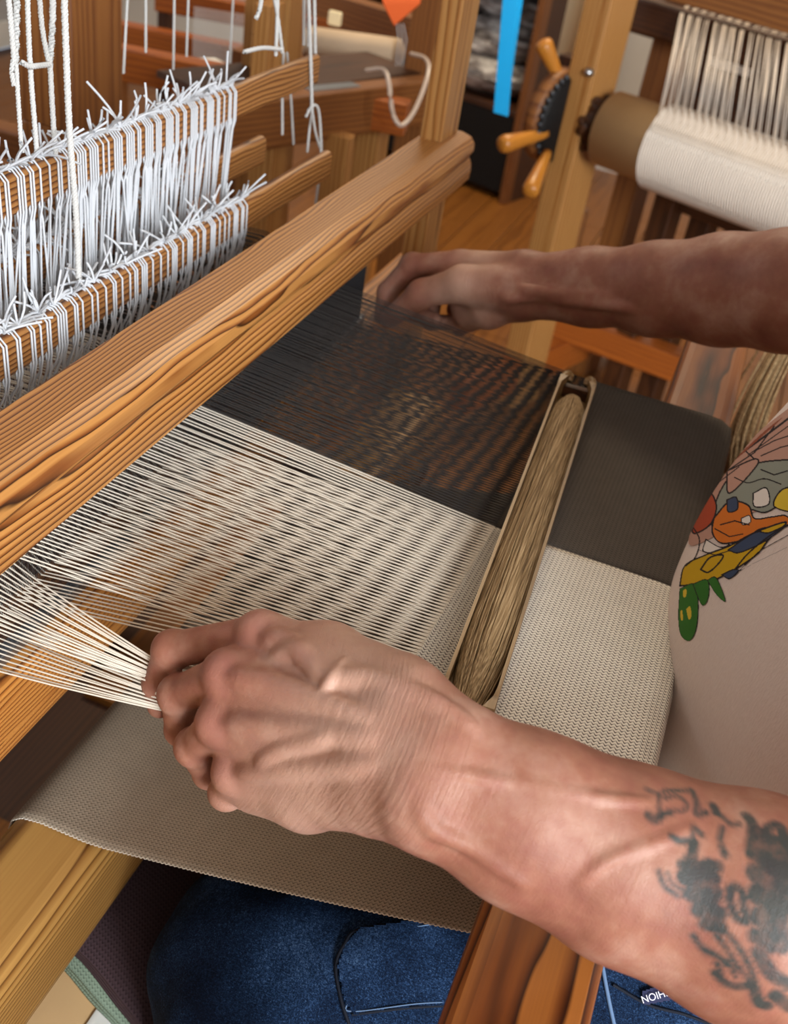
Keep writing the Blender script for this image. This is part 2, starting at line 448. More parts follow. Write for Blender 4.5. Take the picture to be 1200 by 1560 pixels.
# upright behind the harness (left in view) and its partner
beam('castle_post', PY(112, 180, .80), PY(112, 180, .80) + np.array([0, 0, .95]), .105, .075, W_BACK, loom, up=(0, 1, 0))
cp = PY(112, 180, .80)
beam('castle_post', (cp[0], cp[1], 0), cp + np.array([0, 0, .0]), .105, .075, W_BACK, loom, up=(0, 1, 0))
beam('cross_rail', (.05, .468, .600), (1.3, .468, .600), .03, .075, W_DARK, loom)
beam('treadle_rail', (.05, .62, .42), (1.3, .62, .42), .05, .07, W_DARK, loom)
beam('treadle_rail', (.05, .80, .16), (1.3, .80, .16), .06, .06, W_DARK, loom)

# ------------------------------------------------------------------ beater
beater = thing('beater', (.65, .34, .70), 'swinging pine beater with broad grooved handrail, steel reed and two uprights', 'beater')
prof = [(.029, -.022), (.029, .018), (.022, .026), (-.010, .0265), (-.021, .0235), (-.0262, .017), (-.0268, .009), (-.0235, .003), (-.0235, -.001), (-.0265, -.006), (-.0275, -.013), (-.0270, -.0235), (-.023, -.0268), (.022, -.027)]
prof = 1.05 * np.array([(-a, b) for a, b in prof])[::-1]        # local Y points to the weaver side for this frame
M, L = frame((1.247, .3440, .8795), (.04, .3440, .8795))
V, F = extrude(prof if M.col[1][1] < 0 else prof * np.array([-1, 1]), L, .006)
mesh('top_rail', V, F, W_BEATER, beater, M)
beam('bottom_rail', (1.247, .362, .7105), (.04, .362, .7105), .054, .062, W_RAIL, beater, r=.006)
for x in (1.208, .09):
    beam('upright', (x, .352, .55), (x, .352, 1.62), .064, .026, W_POST, beater, up=(0, 1, 0), r=.003)
reed = bpy.data.objects.new('reed', None)
put(reed, beater, Matrix.Translation((.65, .351, .8)))
reed.empty_display_size = .02
for z in (.747, .850):
    beam('reed_strip', (.33, .351, z), (1.02, .351, z), .009, .010, M_STEEL, reed, r=.002)
xs = np.arange(.335, 1.015, .00135)
dl = np.stack([np.stack([xs, np.full_like(xs, .351), np.full_like(xs, .749)], -1), np.stack([xs, np.full_like(xs, .351), np.full_like(xs, .850)], -1)], 1)
tubes('reed_dents', dl, .00028, M_DENT, reed, 4)

# ------------------------------------------------------------------ woven cloth and its warp
cloth = thing('woven_cloth', (.68, 0, ZC), 'half cream half charcoal cloth in weaving, with its stretched warp threads', 'cloth')
XN, XB, XF = .397, .643, .925                # near selvage, colour join, far selvage
FELL = lambda x: .098 - .03 * (x - .55)
path = [(None, .8), (.02, .8), (-.03, .8002), (-.044, .7992), (-.0545, .7935), (-.0580, .782), (-.058, .74), (-.057, .715), (-.052, .698), (-.035, .694), (.0, .691)]
for t in np.linspace(0, 1, 12)[1:]:
    y = .0 + t * .270; path.append((y, .691 - .080 * t + -.003 * math.sin(math.pi * t)))
path += [(.285, .6085), (.322, .6078), (.3375, .6040), (.3465, .5960), (.3500, .585), (.3505, .56), (.356, .50)]
def cloth_sheet(name, x0, x1, mat, sub, nx=40):
    pts = [(p[0], p[1]) for p in sub]
    y_first = pts[0][0]
    V = []; S = []; Wd = []; F = []
    xs = np.linspace(x0, x1, nx)
    rows = len(pts)
    seg = [0]
    for i in range(1, rows):
        a = pts[i - 1]; a = (a[0] if a[0] is not None else .098, a[1])
        seg.append(seg[-1] + math.hypot(pts[i][0] - a[0], pts[i][1] - a[1]))
    for layer in (0, 1):
        for i, (y, z) in enumerate(pts):
            p0 = pts[max(0, i - 1)]; p1 = pts[min(rows - 1, i + 1)]
            g = lambda q: .098 if q is None else q
            t = np.array([g(p1[0]) - g(p0[0]), p1[1] - p0[1]]); t /= np.linalg.norm(t) + 1e-9
            nrm = np.array([t[1], -t[0]])                    # outward for a path going -Y on top
            if nrm @ np.array([0, 1]) < 0 and i < 3: nrm = -nrm
            for x in xs:
                yy = FELL(x) if y is None else y
                off = .0006 if layer == 0 else -.0006
                V.append((x, yy + nrm[0] * off, z + nrm[1] * off))
                S.append((FELL(x) - .098 if y is None else 0) * -1 + seg[i]); Wd.append(x)
    n = rows * nx
    for l in (0, 1):
        for i in range(rows - 1):
            for j in range(nx - 1):
                a = l * n + i * nx + j
                q = (a, a + 1, a + nx + 1, a + nx); F.append(q if l == 0 else q[::-1])
    for i in range(rows - 1):
        for j in (0, nx - 1):
            a = i * nx + j; q = (a, a + nx, a + nx + n, a + n); F.append(q if j == 0 else q[::-1])
    for i in (0, rows - 1):
        for j in range(nx - 1):
            a = i * nx + j; F.append((a, a + 1, a + 1 + n, a + n))
    V = np.array(V); b = np.array([(x0 + x1) / 2, 0, .8])
    return mesh(name, V - b, F, mat, cloth, Matrix.Translation(b), smooth=True, attrs={'s': S, 'w': Wd})
def densify(path, n=4):
    out = [path[0], path[1]]
    for a, b in zip(path[1:], path[2:]):
        for t in np.linspace(0, 1, n + 1)[1:]: out.append((a[0] + (b[0] - a[0]) * t, a[1] + (b[1] - a[1]) * t))
    return out
top_path = path[:9]; low_path = path[8:]
o = cloth_sheet('pale_cloth', XN, XB, M_CLOTH_PALE, densify(top_path)); o['label'] = 'cream woven half of the cloth'
o = cloth_sheet('charcoal_cloth', XB, XF, M_CLOTH_DARK, densify(top_path)); o['label'] = 'charcoal woven half of the cloth'
o = cloth_sheet('returning_cloth', XN - .002, XB, M_CLOTH_SHADED, densify(low_path, 2)); o['label'] = 'underside of finished cream cloth, shade put into its colour, running back over the knee beam'
o = cloth_sheet('returning_charcoal', XB, XF, M_CLOTH_DARK, densify(low_path, 2)); o['label'] = 'charcoal half of the finished cloth running back below'
# selvage loops along the near edge of the returning cloth
sel = []
lp = densify(low_path, 2)
ys = np.array([p[0] for p in lp]); zs = np.array([p[1] for p in lp])
cum = np.concatenate([[0], np.cumsum(np.hypot(np.diff(ys), np.diff(zs)))])
for s in np.arange(0, cum[-1], .0034):
    y = np.interp(s, cum, ys); z = np.interp(s, cum, zs); y2 = np.interp(s + .0025, cum, ys); z2 = np.interp(s + .0025, cum, zs)
    e = XN - .002
    sel.append([(e + .002, y, z), (e - .0008, y, z), (e - .0013, (y + y2) / 2, (z + z2) / 2), (e - .0008, y2, z2), (e + .002, y2, z2)])
o = tubes('selvage', np.array(sel), .00055, M_PALE, cloth, 4)

PITCH = .0017
def grip(u, lower):                          # where the pulled threads meet the hand
    a = P(232, 1002, .590); b = P(238, 1040, .590); c = P(246, 1084, .590)
    return a + (b - a) * (1 - u) if not lower else b + (c - b) * (1 - u)
def warp_lines(x0, x1, reedmap):
    L = []
    xs = np.arange(x0 + .001, x1, PITCH)
    for i, x in enumerate(xs):
        up = i % 2 == 0
        xr = reedmap(x) + rng.normal(0, .00025); jz = rng.normal(0, .0005)
        zr = (.821 if up else .783) + jz
        zh = (.852 if up else .838) + jz
        f = (x + rng.normal(0, .0001), FELL(x), .8004)
        pts = []
        pulled = reedmap(x) < .418
        if pulled:
            u = (reedmap(x) - .360) / .058
            g = grip(u, not up) + rng.normal(0, .0006, 3)
            A = np.array(f); B = np.array([xr, .351, zr - (.004 if not up else 0)])
            for t in (0, .2, .4, .6, .8, 1): pts.append(A + (g - A) * t)
            for t in (.25, .5, .75, 1): pts.append(g + (B - g) * t + np.array([0, 0, -.0015 * math.sin(math.pi * t)]))
        else:
            A = np.array(f); B = np.array([xr, .351, zr])
            wob = rng.normal(0, .0003, 10)
            ts = np.linspace(0, 1, 10)
            for t, wv in zip(ts, wob):
                # threads close up into the cloth over the last few millimetres
                pts.append(A + (B - A) * t + np.array([wv * math.sin(math.pi * t), 0, 0]))
        for y, z in ((.43, zh), (.54, zh - .004), (.9, .838), (1.24, .838)):
            pts.append(np.array([xr, y, z]))
        L.append(pts)
    return np.array(L)
rm = lambda x: .643 + (x - .643) * (1.15 if x < .643 else 1.02)
o = tubes('pale_warp_threads', warp_lines(XN, XB, rm), .00056, M_PALE, cloth, 5); o['label'] = 'cream warp threads, some gathered in the hand'
o = tubes('charcoal_warp_threads', warp_lines(XB, XF, rm), .00052, M_CHAR, cloth, 5); o['label'] = 'charcoal warp threads'

# ------------------------------------------------------------------ shuttle
sh = thing('shuttle', (.65, .07, .8), 'long narrow wooden shuttle wound with khaki weft, lying on the cloth', 'shuttle')
def shuttle_pt(u, v, z):                      # u along 0..1 near->far, v across
    a = np.array([.425, .056, .802]); b = np.array([.883, .0885, .802])
    d = (b - a) / np.linalg.norm(b - a); n = np.array([-d[1], d[0], 0])
    return a + (b - a) * u + n * v + np.array([0, 0, z])
for v in (-.0165, .0165):
    s = 1 if v > 0 else -1
    outl = []
    M, L = frame(shuttle_pt(0.0, v, 0), shuttle_pt(1, v, 0))
    # side slat: plan shape with horns curling inward at both ends
    up, lo = [], []
    for t in np.linspace(0, 1, 41):
        e = min(t, 1 - t) * L
        horn = max(0, 1 - e / .030)
        inn = .0021 + .0048 * math.exp(-((e - .012) / .008) ** 2) if e < .05 else .0021
        inn = inn if e > .003 else .0021
        ht = .019 if e > .03 else .019 + .004 * math.sin(math.pi * horn) - .010 * max(0, horn - .8) * 5
        up.append((t * L, inn, ht))
    V = []; F = []
    for x, inn, ht in up:
        V += [(x, .0, 0), (x, .0, ht), (x, -s * inn, ht), (x, -s * inn, 0)]
    for i in range(len(up) - 1):
        for j in range(4):
            a = i * 4 + j; b = i * 4 + (j + 1) % 4; F.append((a, b, b + 4, a + 4))
    F += [(3, 2, 1, 0), tuple(len(V) - 4 + j for j in range(4))]
    mesh('side_slat', V, F, W_SHUTTLE, sh, M)
beam('base_slat', shuttle_pt(.005, 0, .0015), shuttle_pt(.995, 0, .0015), .030, .003, W_SHUTTLE, sh, r=.001)
for u in (.018, .972):
    beam('end_bridge', shuttle_pt(u - .008, 0, .009), shuttle_pt(u + .008, 0, .009), .0325, .012, W_DARK, sh, r=.003)
for u0, sg in ((1.0, -1), (0.0, 1)):
    for sv in (-1, 1):
        hp = curve_pts([shuttle_pt(u0 + sg * .060, sv * .0155, .0165), shuttle_pt(u0 + sg * .030, sv * .0150, .0175), shuttle_pt(u0 + sg * .006, sv * .0125, .0180), shuttle_pt(u0 - sg * .004, sv * .0095, .0165), shuttle_pt(u0 + sg * .006, sv * .0072, .013)], 20)
        rr_ = np.interp(np.linspace(0, 1, len(hp)), [0, .35, .6, .85, 1], [.0012, .0026, .0040, .0042, .0022])
        v_, f_ = tubes_np(hp[None], rr_[None], 10)
        mesh('horn', v_ - hp[0], f_, W_SHUTTLE, sh, Matrix.Translation(hp[0]), smooth=True)
yl = []
for ring in range(3):
    nn = (84, 60, 40)[ring]
    for k in range(nn):
        a = math.pi * (k + .5 + rng.uniform(-.45, .45)) / nn
        jit = rng.normal(0, .00035, 2)
        ph = rng.uniform(0, 6.28)
        pts = []
        for t in np.linspace(0, 1, 17):
            env = min(1, math.sin(math.pi * min(.5, .5 * t / .18 + .02))) if t < .5 else min(1, math.sin(math.pi * min(.5, .5 * (1 - t) / .10 + .02)))
            fat = 1.0 - .22 * max(0, t - .35)                    # fuller towards the near end
            rr = (1.0 - .13 * ring) * (.35 + .65 * env) * fat
            wy = .0150 * math.cos(a) * rr + jit[0] + .0005 * math.sin(5 * t + ph)
            wz = .0070 + .0165 * math.sin(a) * rr * (.6 + .4 * env) + jit[1]
            pts.append(shuttle_pt(.028 + .925 * t, wy, wz))
        yl.append(pts)
tubes('wound_weft', np.array(yl), .00055, M_WEFT, sh, 5)

# ------------------------------------------------------------------ harness shafts with string heddles
def tuft(base, n, L, spread, up=(0, 0, 1)):
    out = []
    for _ in range(n):
        d = np.array([rng.normal(0, spread), rng.normal(-.15, spread), rng.uniform(.45, 1.0)]); d /= np.linalg.norm(d)
        l = L * rng.uniform(.6, 1.15); b = np.array([rng.normal(0, .25), rng.normal(0, .25), rng.normal(-.1, .2)]) * l
        out.append([base + d * l * t + b * t * t for t in (0, .25, .5, .75, 1)])
    return out
def shaft(idx, y, ztop, x_end, x_hed, label, cords=(), dense=1.0, drop=.15):
    sft = thing('harness_shaft', (.6, y, ztop), label, 'harness shaft', 'harness shafts hung with white heddles')
    hb = .030
    beam('top_bar', (.06, y, ztop - hb / 2), (x_end, y, ztop - hb / 2), .012, hb, W_BAR, sft, r=.005)
    beam('bottom_bar', (.06, y, ztop - .34), (x_end, y, ztop - .34), .012, hb, W_BAR, sft, r=.005)
    hed = []; x = .24
    while x < x_hed:
        cl = random.choice([1, 1, 2, 2, 3, 4])
        for c in range(cl):
            xx = x + c * .0031; xe = xx + rng.normal(0, .004)
            top = [(xx, y + .004, ztop + .0020), (xx, y - .003, ztop + .0018), (xx + .0004, y - .0070, ztop - .003), (xx + .0004, y - .0076, ztop - hb + .002)]
            eye = ztop - drop - rng.uniform(0, .014); mid = (ztop - hb - .004 + eye) * .5
            for s in (0, 1):
                yj = rng.normal(0, .002); sx = (s - .5) * rng.uniform(.001, .004)
                body_ = [(xx + sx * .5, y - .0062 + yj * .3, ztop - hb - .008), (xe * .5 + xx * .5 + sx + rng.normal(0, .0015), y - .003 + yj, mid), (xe, y + yj * .3, eye),
                         (xe + rng.normal(0, .002), y - .003, eye - .05), (xx, y - .006, ztop - .32)]
                hed.append((top if s == 0 else [(a, b + .0025, c_ - .001) for a, b, c_ in top]) + body_)
        x += cl * .0031 + rng.uniform(.0030, .0085) / dense
    hr = np.array([.88, .88, .88, .88, .88, .80, .60, .34, .30]) * .001
    tubes('heddles', np.array(hed), np.broadcast_to(hr, (len(hed), 9)), M_COTTON, sft, 5)
    fr = []; x = .24
    while x < x_hed + .004:
        fr += tuft(np.array([x, y - .001, ztop + .002]), random.choice([4, 5, 6, 7]), .024, .42)
        x += rng.uniform(.012, .026)
    tubes('knotted_ends', np.array(fr), .0009, M_COTTON, sft, 5)
    ln = [(xx, y + rng.normal(0, .0012), ztop + .0025 + rng.normal(0, .0006)) for xx in np.linspace(.24, x_hed + .004, 60)]
    tubes('lacing', np.array([ln, [(a + .004, b + .0015, c + .001) for a, b, c in ln]]), .0011, M_COTTON, sft, 5, kind=None)
    for cd in cords:
        o = rope('cord', cd['pts'], cd.get('r', .0019), sft)
    return sft
def rope(name, pts, r, parent, mat=None):
    """Laid cord: three strands twisting round each other."""
    c = curve_pts(pts, max(24, 14 * (len(pts) - 1)))
    seg = np.linalg.norm(np.diff(c, axis=0), axis=1); s = np.concatenate([[0], np.cumsum(seg)])
    n = int(max(24, s[-1] / .0018)); u = np.linspace(0, s[-1], n)
    c = np.stack([np.interp(u, s, c[:, i]) for i in range(3)], 1)
    T = np.gradient(c, axis=0); T /= np.linalg.norm(T, axis=1, keepdims=True)
    ref = np.where(np.abs(T[:, 2:3]) > .8, np.array([1., 0, 0]), np.array([0, 0, 1.])); A = np.cross(T, ref); A /= np.linalg.norm(A, axis=1, keepdims=True); B = np.cross(T, A)
    L = []
    for q in range(3):
        a = u / .0075 * 2 * np.pi + q * 2 * np.pi / 3
        L.append(c + (np.cos(a)[:, None] * A + np.sin(a)[:, None] * B) * r * .5)
    return tubes(name, np.array(L), r * .58, mat or M_CORD, parent, 6, kind=None)
Y1, Y2, Y3, Y4 = .425, .462, .50, .538
Z1, Z2, Z3, Z4 = .906, .991, .905, .93
def pc(y, *pp): return [PY(a, b, y) for a, b in pp]
s2 = shaft(2, Y2, Z2, 1.085, .892, 'raised harness shaft with white string heddles and tufted knots, highest of the shafts', dense=1.15,
    cords=[{'pts': pc(Y2 - .004, (8, -60), (22, 95)) , 'r': .002}, {'pts': pc(Y2 - .004, (27, -60), (25, 60), (24, 95)), 'r': .0024},
           {'pts': pc(Y2 - .004, (24, 88), (27, 140), (32, 215), (34, 232)), 'r': .0017}, {'pts': pc(Y2 - .004, (20, 92), (18, 110), (21, 130)), 'r': .0016},
           {'pts': pc(Y2 - .006, (40, -60), (44, 60), (48, 130), (55, 215), (56, 232)), 'r': .0019},
           {'pts': pc(Y2 - .004, (58, -40), (64, 40), (74, 96)), 'r': .0019}, {'pts': pc(Y2 - .004, (80, -40), (80, 40), (76, 98)), 'r': .0024},
           {'pts': pc(Y2 - .004, (76, 92), (79, 150), (83, 215), (85, 235)), 'r': .0020},
           {'pts': pc(Y2 - .008, (33, 95), (45, 101), (60, 100), (76, 98)), 'r': .0019},
           {'pts': pc(Y2, (403, -60), (420, 10), (430, 80)), 'r': .0019}, {'pts': pc(Y2, (424, -60), (422, 30), (420, 85)), 'r': .0019},
           {'pts': pc(Y2 - .006, (372, 79), (400, 73), (428, 75)), 'r': .0021}, {'pts': pc(Y2 - .006, (402, -30), (396, 12), (390, 28)), 'r': .0021},
           {'pts': pc(Y2 + .002, (463, -60), (463, 68)), 'r': .0019}, {'pts': pc(Y2 + .002, (470, -60), (470, 70)), 'r': .0019},
           {'pts': pc(Y2 - .009, (468, -60), (473, 90), (475, 170)), 'r': .0020}, {'pts': pc(Y2 + .001, (478, -60), (480, 85)), 'r': .0019},
           {'pts': pc(Y2 - .009, (466, 178), (474, 162), (484, 165), (488, 200), (488, 250), (478, 330)), 'r': .0017},
           {'pts': pc(Y2 - .007, (475, 165), (480, 200), (487, 225)), 'r': .0015},
           {'pts': pc(Y2 + .001, (476, 165), (471, 200), (468, 232)), 'r': .0015}])
s1 = shaft(1, Y1, Z1, 1.055, .862, 'lowered harness shaft nearest the beater, its string heddles dipping into the warp', dense=.9, drop=.058,
    cords=[{'pts': pc(Y1 - .012, (96, -60), (100, 60), (106, 200), (116, 330), (120, 425)), 'r': .0023}])
s3 = shaft(3, Y3, Z3, 1.05, .88, 'lowered harness shaft just behind the raised one, its bar end dark brown', dense=.9, drop=.062,
    cords=[{'pts': pc(Y3, (432, 80), (430, 130), (430, 205)), 'r': .0015}, {'pts': pc(Y3, (437, 80), (443, 150), (447, 220)), 'r': .0015}])
s4 = shaft(4, Y4, Z4, 1.0, .86, 'rearmost harness shaft, half hidden behind the white heddles', dense=.9, drop=.085)

# ------------------------------------------------------------------ cloth roll under the loom
roll = thing('cloth_roll', (.7, .37, .265), 'thick roll of plum and sage woven cloth on a kraft card core', 'cloth roll')
RC = np.array([0, .325, .402])
lathe('core', [(0, .070), (.002, .073), (.998, .073), (1, .070)], (.20, RC[1], RC[2]), (1.10, RC[1], RC[2]), M_KRAFT, roll, 48)
def spiral(name, r0, r1, turns, x0, x1, mat, ph=0., thick=.0028):
    n = int(60 * turns); V = []; F = []; S = []; Wd = []
    xs = np.linspace(x0, x1, 14)
    for i in range(n + 1):
        a = ph + 2 * math.pi * turns * i / n; r = r0 + (r1 - r0) * i / n + .0012 * math.sin(3 * a) * (i / n)
        for lay in (0, 1):
            rr = r + lay * thick
            for j, x in enumerate(xs):
                xx = x + .003 * math.sin(5 * a + r0 * 400) if j == 0 else x
                V.append((xx - .7, rr * math.cos(a), rr * math.sin(a))); S.append(a * r); Wd.append(x)
    m = len(xs); st = 2 * m
    for i in range(n):
        for lay in (0, 1):
            for j in range(m - 1):
                a = i * st + lay * m + j; q = (a, a + 1, a + 1 + st, a + st); F.append(q if lay == 0 else q[::-1])
        a = i * st; F.append((a, a + st, a + st + m, a + m)); a += m - 1; F.append((a, a + m, a + m + st, a + st))
    return mesh(name, V, F, mat, roll, Matrix.Translation((.7, RC[1], RC[2])), smooth=True, attrs={'s': S, 'w': Wd})
spiral('sage_cloth', .076, .088, 3, .372, .98, M_SAGE, .4)
spiral('plum_cloth', .0905, .102, 4, .378, .96, M_PLUM, 1.0)
def paper_sheet():
    V = []; F = []; n = 16; xs = np.linspace(.23, .42, 5)
    for i in range(n + 1):
        a = math.radians(-40 + 76 * i / n); 
        for x in xs:
            rr = .0745 + .0015 * math.sin(2 * a); V.append((x + .045 * (i / n) - .7, -rr * math.cos(a), rr * math.sin(a)))
    m = len(xs)
    F = [(i * m + j, i * m + j + 1, (i + 1) * m + j + 1, (i + 1) * m + j) for i in range(n) for j in range(m - 1)]
    o = mesh('paper_sheet', V, F, M_PAPER, roll, Matrix.Translation((.7, RC[1], RC[2])), smooth=True)
    md = o.modifiers.new('thick', 'SOLIDIFY'); md.thickness = .0006
paper_sheet()
for x in (.16, 1.18):
    beam('axle', (x, RC[1], RC[2]), (x + .2, RC[1], RC[2]), .03, .03, W_DARK, roll) if x < .5 else beam('axle', (1.1, RC[1], RC[2]), (1.3, RC[1], RC[2]), .03, .03, W_DARK, roll)

# ------------------------------------------------------------------ signed-distance modelling for the person
class Grid:
    def __init__(s, lo, hi, h):
        s.lo = np.array(lo, float); s.h = h
        s.n = np.ceil((np.array(hi) - s.lo) / h).astype(int) + 1
        s.G = np.full(s.n, 1.0, np.float32)
        s.ax = [s.lo[i] + h * np.arange(s.n[i]) for i in range(3)]
    def like(s):
        o = Grid.__new__(Grid); o.lo = s.lo; o.h = s.h; o.n = s.n; o.ax = s.ax; o.G = np.full(s.n, 1.0, np.float32); return o
    def box(s, lo, hi, pad):
        a = np.clip(np.floor((np.minimum(lo, hi) - pad - s.lo) / s.h).astype(int), 0, s.n - 1)
        b = np.clip(np.ceil((np.maximum(lo, hi) + pad - s.lo) / s.h).astype(int) + 1, 1, s.n)
        sl = tuple(slice(a[i], b[i]) for i in range(3))
        if any(b[i] <= a[i] for i in range(3)): return None, None
        X, Y, Z = (s.ax[i][sl[i]] for i in range(3))
        return sl, (X[:, None, None], Y[None, :, None], Z[None, None, :])
    def _u(s, sl, d, k, sub=False):
        g = s.G[sl]; d = d.astype(np.float32)
        if sub:
            hh = np.maximum(k - np.abs(g + d), 0) / k
            s.G[sl] = np.maximum(g, -d) + hh * hh * k * .25
        else:
            hh = np.maximum(k - np.abs(g - d), 0) / k
            s.G[sl] = np.minimum(g, d) - hh * hh * k * .25
    def cone(s, a, b, ra, rb, k=.004, sub=False):
        a = np.asarray(a, float); b = np.asarray(b, float); R = max(ra, rb)
        sl, c = s.box(a, b, R + k * 2 + 3 * s.h + .012)
        if sl is None: return
        d = b - a; L2 = d @ d + 1e-12
        t = np.clip(((c[0] - a[0]) * d[0] + (c[1] - a[1]) * d[1] + (c[2] - a[2]) * d[2]) / L2, 0, 1)
        D = np.sqrt((c[0] - a[0] - t * d[0]) ** 2 + (c[1] - a[1] - t * d[1]) ** 2 + (c[2] - a[2] - t * d[2]) ** 2) - (ra + (rb - ra) * t)
        s._u(sl, D, k, sub)
    def chain(s, pts, rad, k=.004, sub=False):
        for i in range(len(pts) - 1): s.cone(pts[i], pts[i + 1], rad[i], rad[i + 1], k, sub)
    def ell(s, c, r, k=.02, sub=False, rot=None):
        c = np.asarray(c, float); r = np.asarray(r, float)
        R = r.max() + k * 2 + 3 * s.h
        sl, q = s.box(c - R, c + R, 0)
        if sl is None: return
        p = [q[i] - c[i] for i in range(3)]
        if rot is not None:
            rot = np.asarray(rot); p = [sum(p[j] * rot[i, j] for j in range(3)) for i in range(3)]
        k0 = np.sqrt(sum((p[i] / r[i]) ** 2 for i in range(3))); k1 = np.sqrt(sum((p[i] / r[i] ** 2) ** 2 for i in range(3))) + 1e-9
        s._u(sl, k0 * (k0 - 1) / k1, k, sub)
    def merge(s, o, k):
        hh = np.maximum(k - np.abs(s.G - o.G), 0) / k
        s.G = np.minimum(s.G, o.G) - hh * hh * k * .25
    def cut_plane(s, p, n):                 # keep the side where (x-p).n < 0
        X, Y, Z = s.ax; n = np.asarray(n, float); p = np.asarray(p, float)
        D = (X[:, None, None] - p[0]) * n[0] + (Y[None, :, None] - p[1]) * n[1] + (Z[None, None, :] - p[2]) * n[2]
        s.G = np.maximum(s.G, D.astype(np.float32))
    def sample(s, p):
        p = np.atleast_2d(p); f = (p - s.lo) / s.h; i = np.clip(np.floor(f).astype(int), 0, s.n - 2); t = f - i
        out = 0
        for dx in (0, 1):
            for dy in (0, 1):
                for dz in (0, 1):
                    w = (t[:, 0] if dx else 1 - t[:, 0]) * (t[:, 1] if dy else 1 - t[:, 1]) * (t[:, 2] if dz else 1 - t[:, 2])
                    out = out + w * s.G[i[:, 0] + dx, i[:, 1] + dy, i[:, 2] + dz]
        return out
    def inside(s, p): return np.all((p >= s.lo) & (p <= s.lo + s.h * (s.n - 1)), axis=-1)
    def hit(s, px, py, d0=.2, d1=1.6, o=None, r=None):
        """First surface point along the line of sight through a place on the figure."""
        r = ray(px, py) / FPX; ds = np.arange(d0, d1, s.h * .5); pts = CAM + ds[:, None] * r
        ins = s.inside(pts); v = np.full(len(ds), 1.0); v[ins] = s.sample(pts[ins])
        k = np.where(v < 0)[0]
        return pts[k[0]] if len(k) else None
    def nets(s):
        G = s.G; S = G < 0
        c = np.zeros(tuple(np.array(G.shape) - 1), np.int8)
        for dx in (0, 1):
            for dy in (0, 1):
                for dz in (0, 1):
                    c += S[dx:S.shape[0] - 1 + dx, dy:S.shape[1] - 1 + dy, dz:S.shape[2] - 1 + dz]
        act = (c > 0) & (c < 8); I = np.argwhere(act)
        idx = np.full(act.shape, -1, np.int32); idx[act] = np.arange(len(I))
        acc = np.zeros((len(I), 3)); cnt = np.zeros(len(I))
        cor = [(x, y, z) for x in (0, 1) for y in (0, 1) for z in (0, 1)]
        for a in cor:
            for b in cor:
                if sum(abs(a[i] - b[i]) for i in range(3)) == 1 and a < b:
                    ga = G[I[:, 0] + a[0], I[:, 1] + a[1], I[:, 2] + a[2]]; gb = G[I[:, 0] + b[0], I[:, 1] + b[1], I[:, 2] + b[2]]
                    m = (ga < 0) != (gb < 0); t = ga[m] / (ga[m] - gb[m])
                    acc[m] += np.array(a) + t[:, None] * (np.array(b) - np.array(a)); cnt[m] += 1
        V = s.lo + (I + acc / cnt[:, None]) * s.h
        F = []
        for ax in range(3):
            o1, o2 = [(1, 2), (2, 0), (0, 1)][ax]
            sa = [slice(None)] * 3; sb = [slice(None)] * 3; sa[ax] = slice(0, -1); sb[ax] = slice(1, None)
            A = S[tuple(sa)]; B = S[tuple(sb)]; E = np.argwhere(A != B)
            ok = (E[:, o1] > 0) & (E[:, o2] > 0) & (E[:, o1] < G.shape[o1] - 1) & (E[:, o2] < G.shape[o2] - 1); E = E[ok]
            def id_(d1, d2):
                q = E.copy(); q[:, o1] -= d1; q[:, o2] -= d2; return idx[q[:, 0], q[:, 1], q[:, 2]]
            Q = np.stack([id_(1, 1), id_(0, 1), id_(0, 0), id_(1, 0)], 1)
            flip = ~A[E[:, 0], E[:, 1], E[:, 2]]
            Q[flip] = Q[flip][:, ::-1]; F.append(Q)
        return V, np.concatenate(F)

person = thing('person', (.65, -.25, 0), 'person in printed beige shirt and blue jeans weaving, tattooed left forearm in front', 'person')

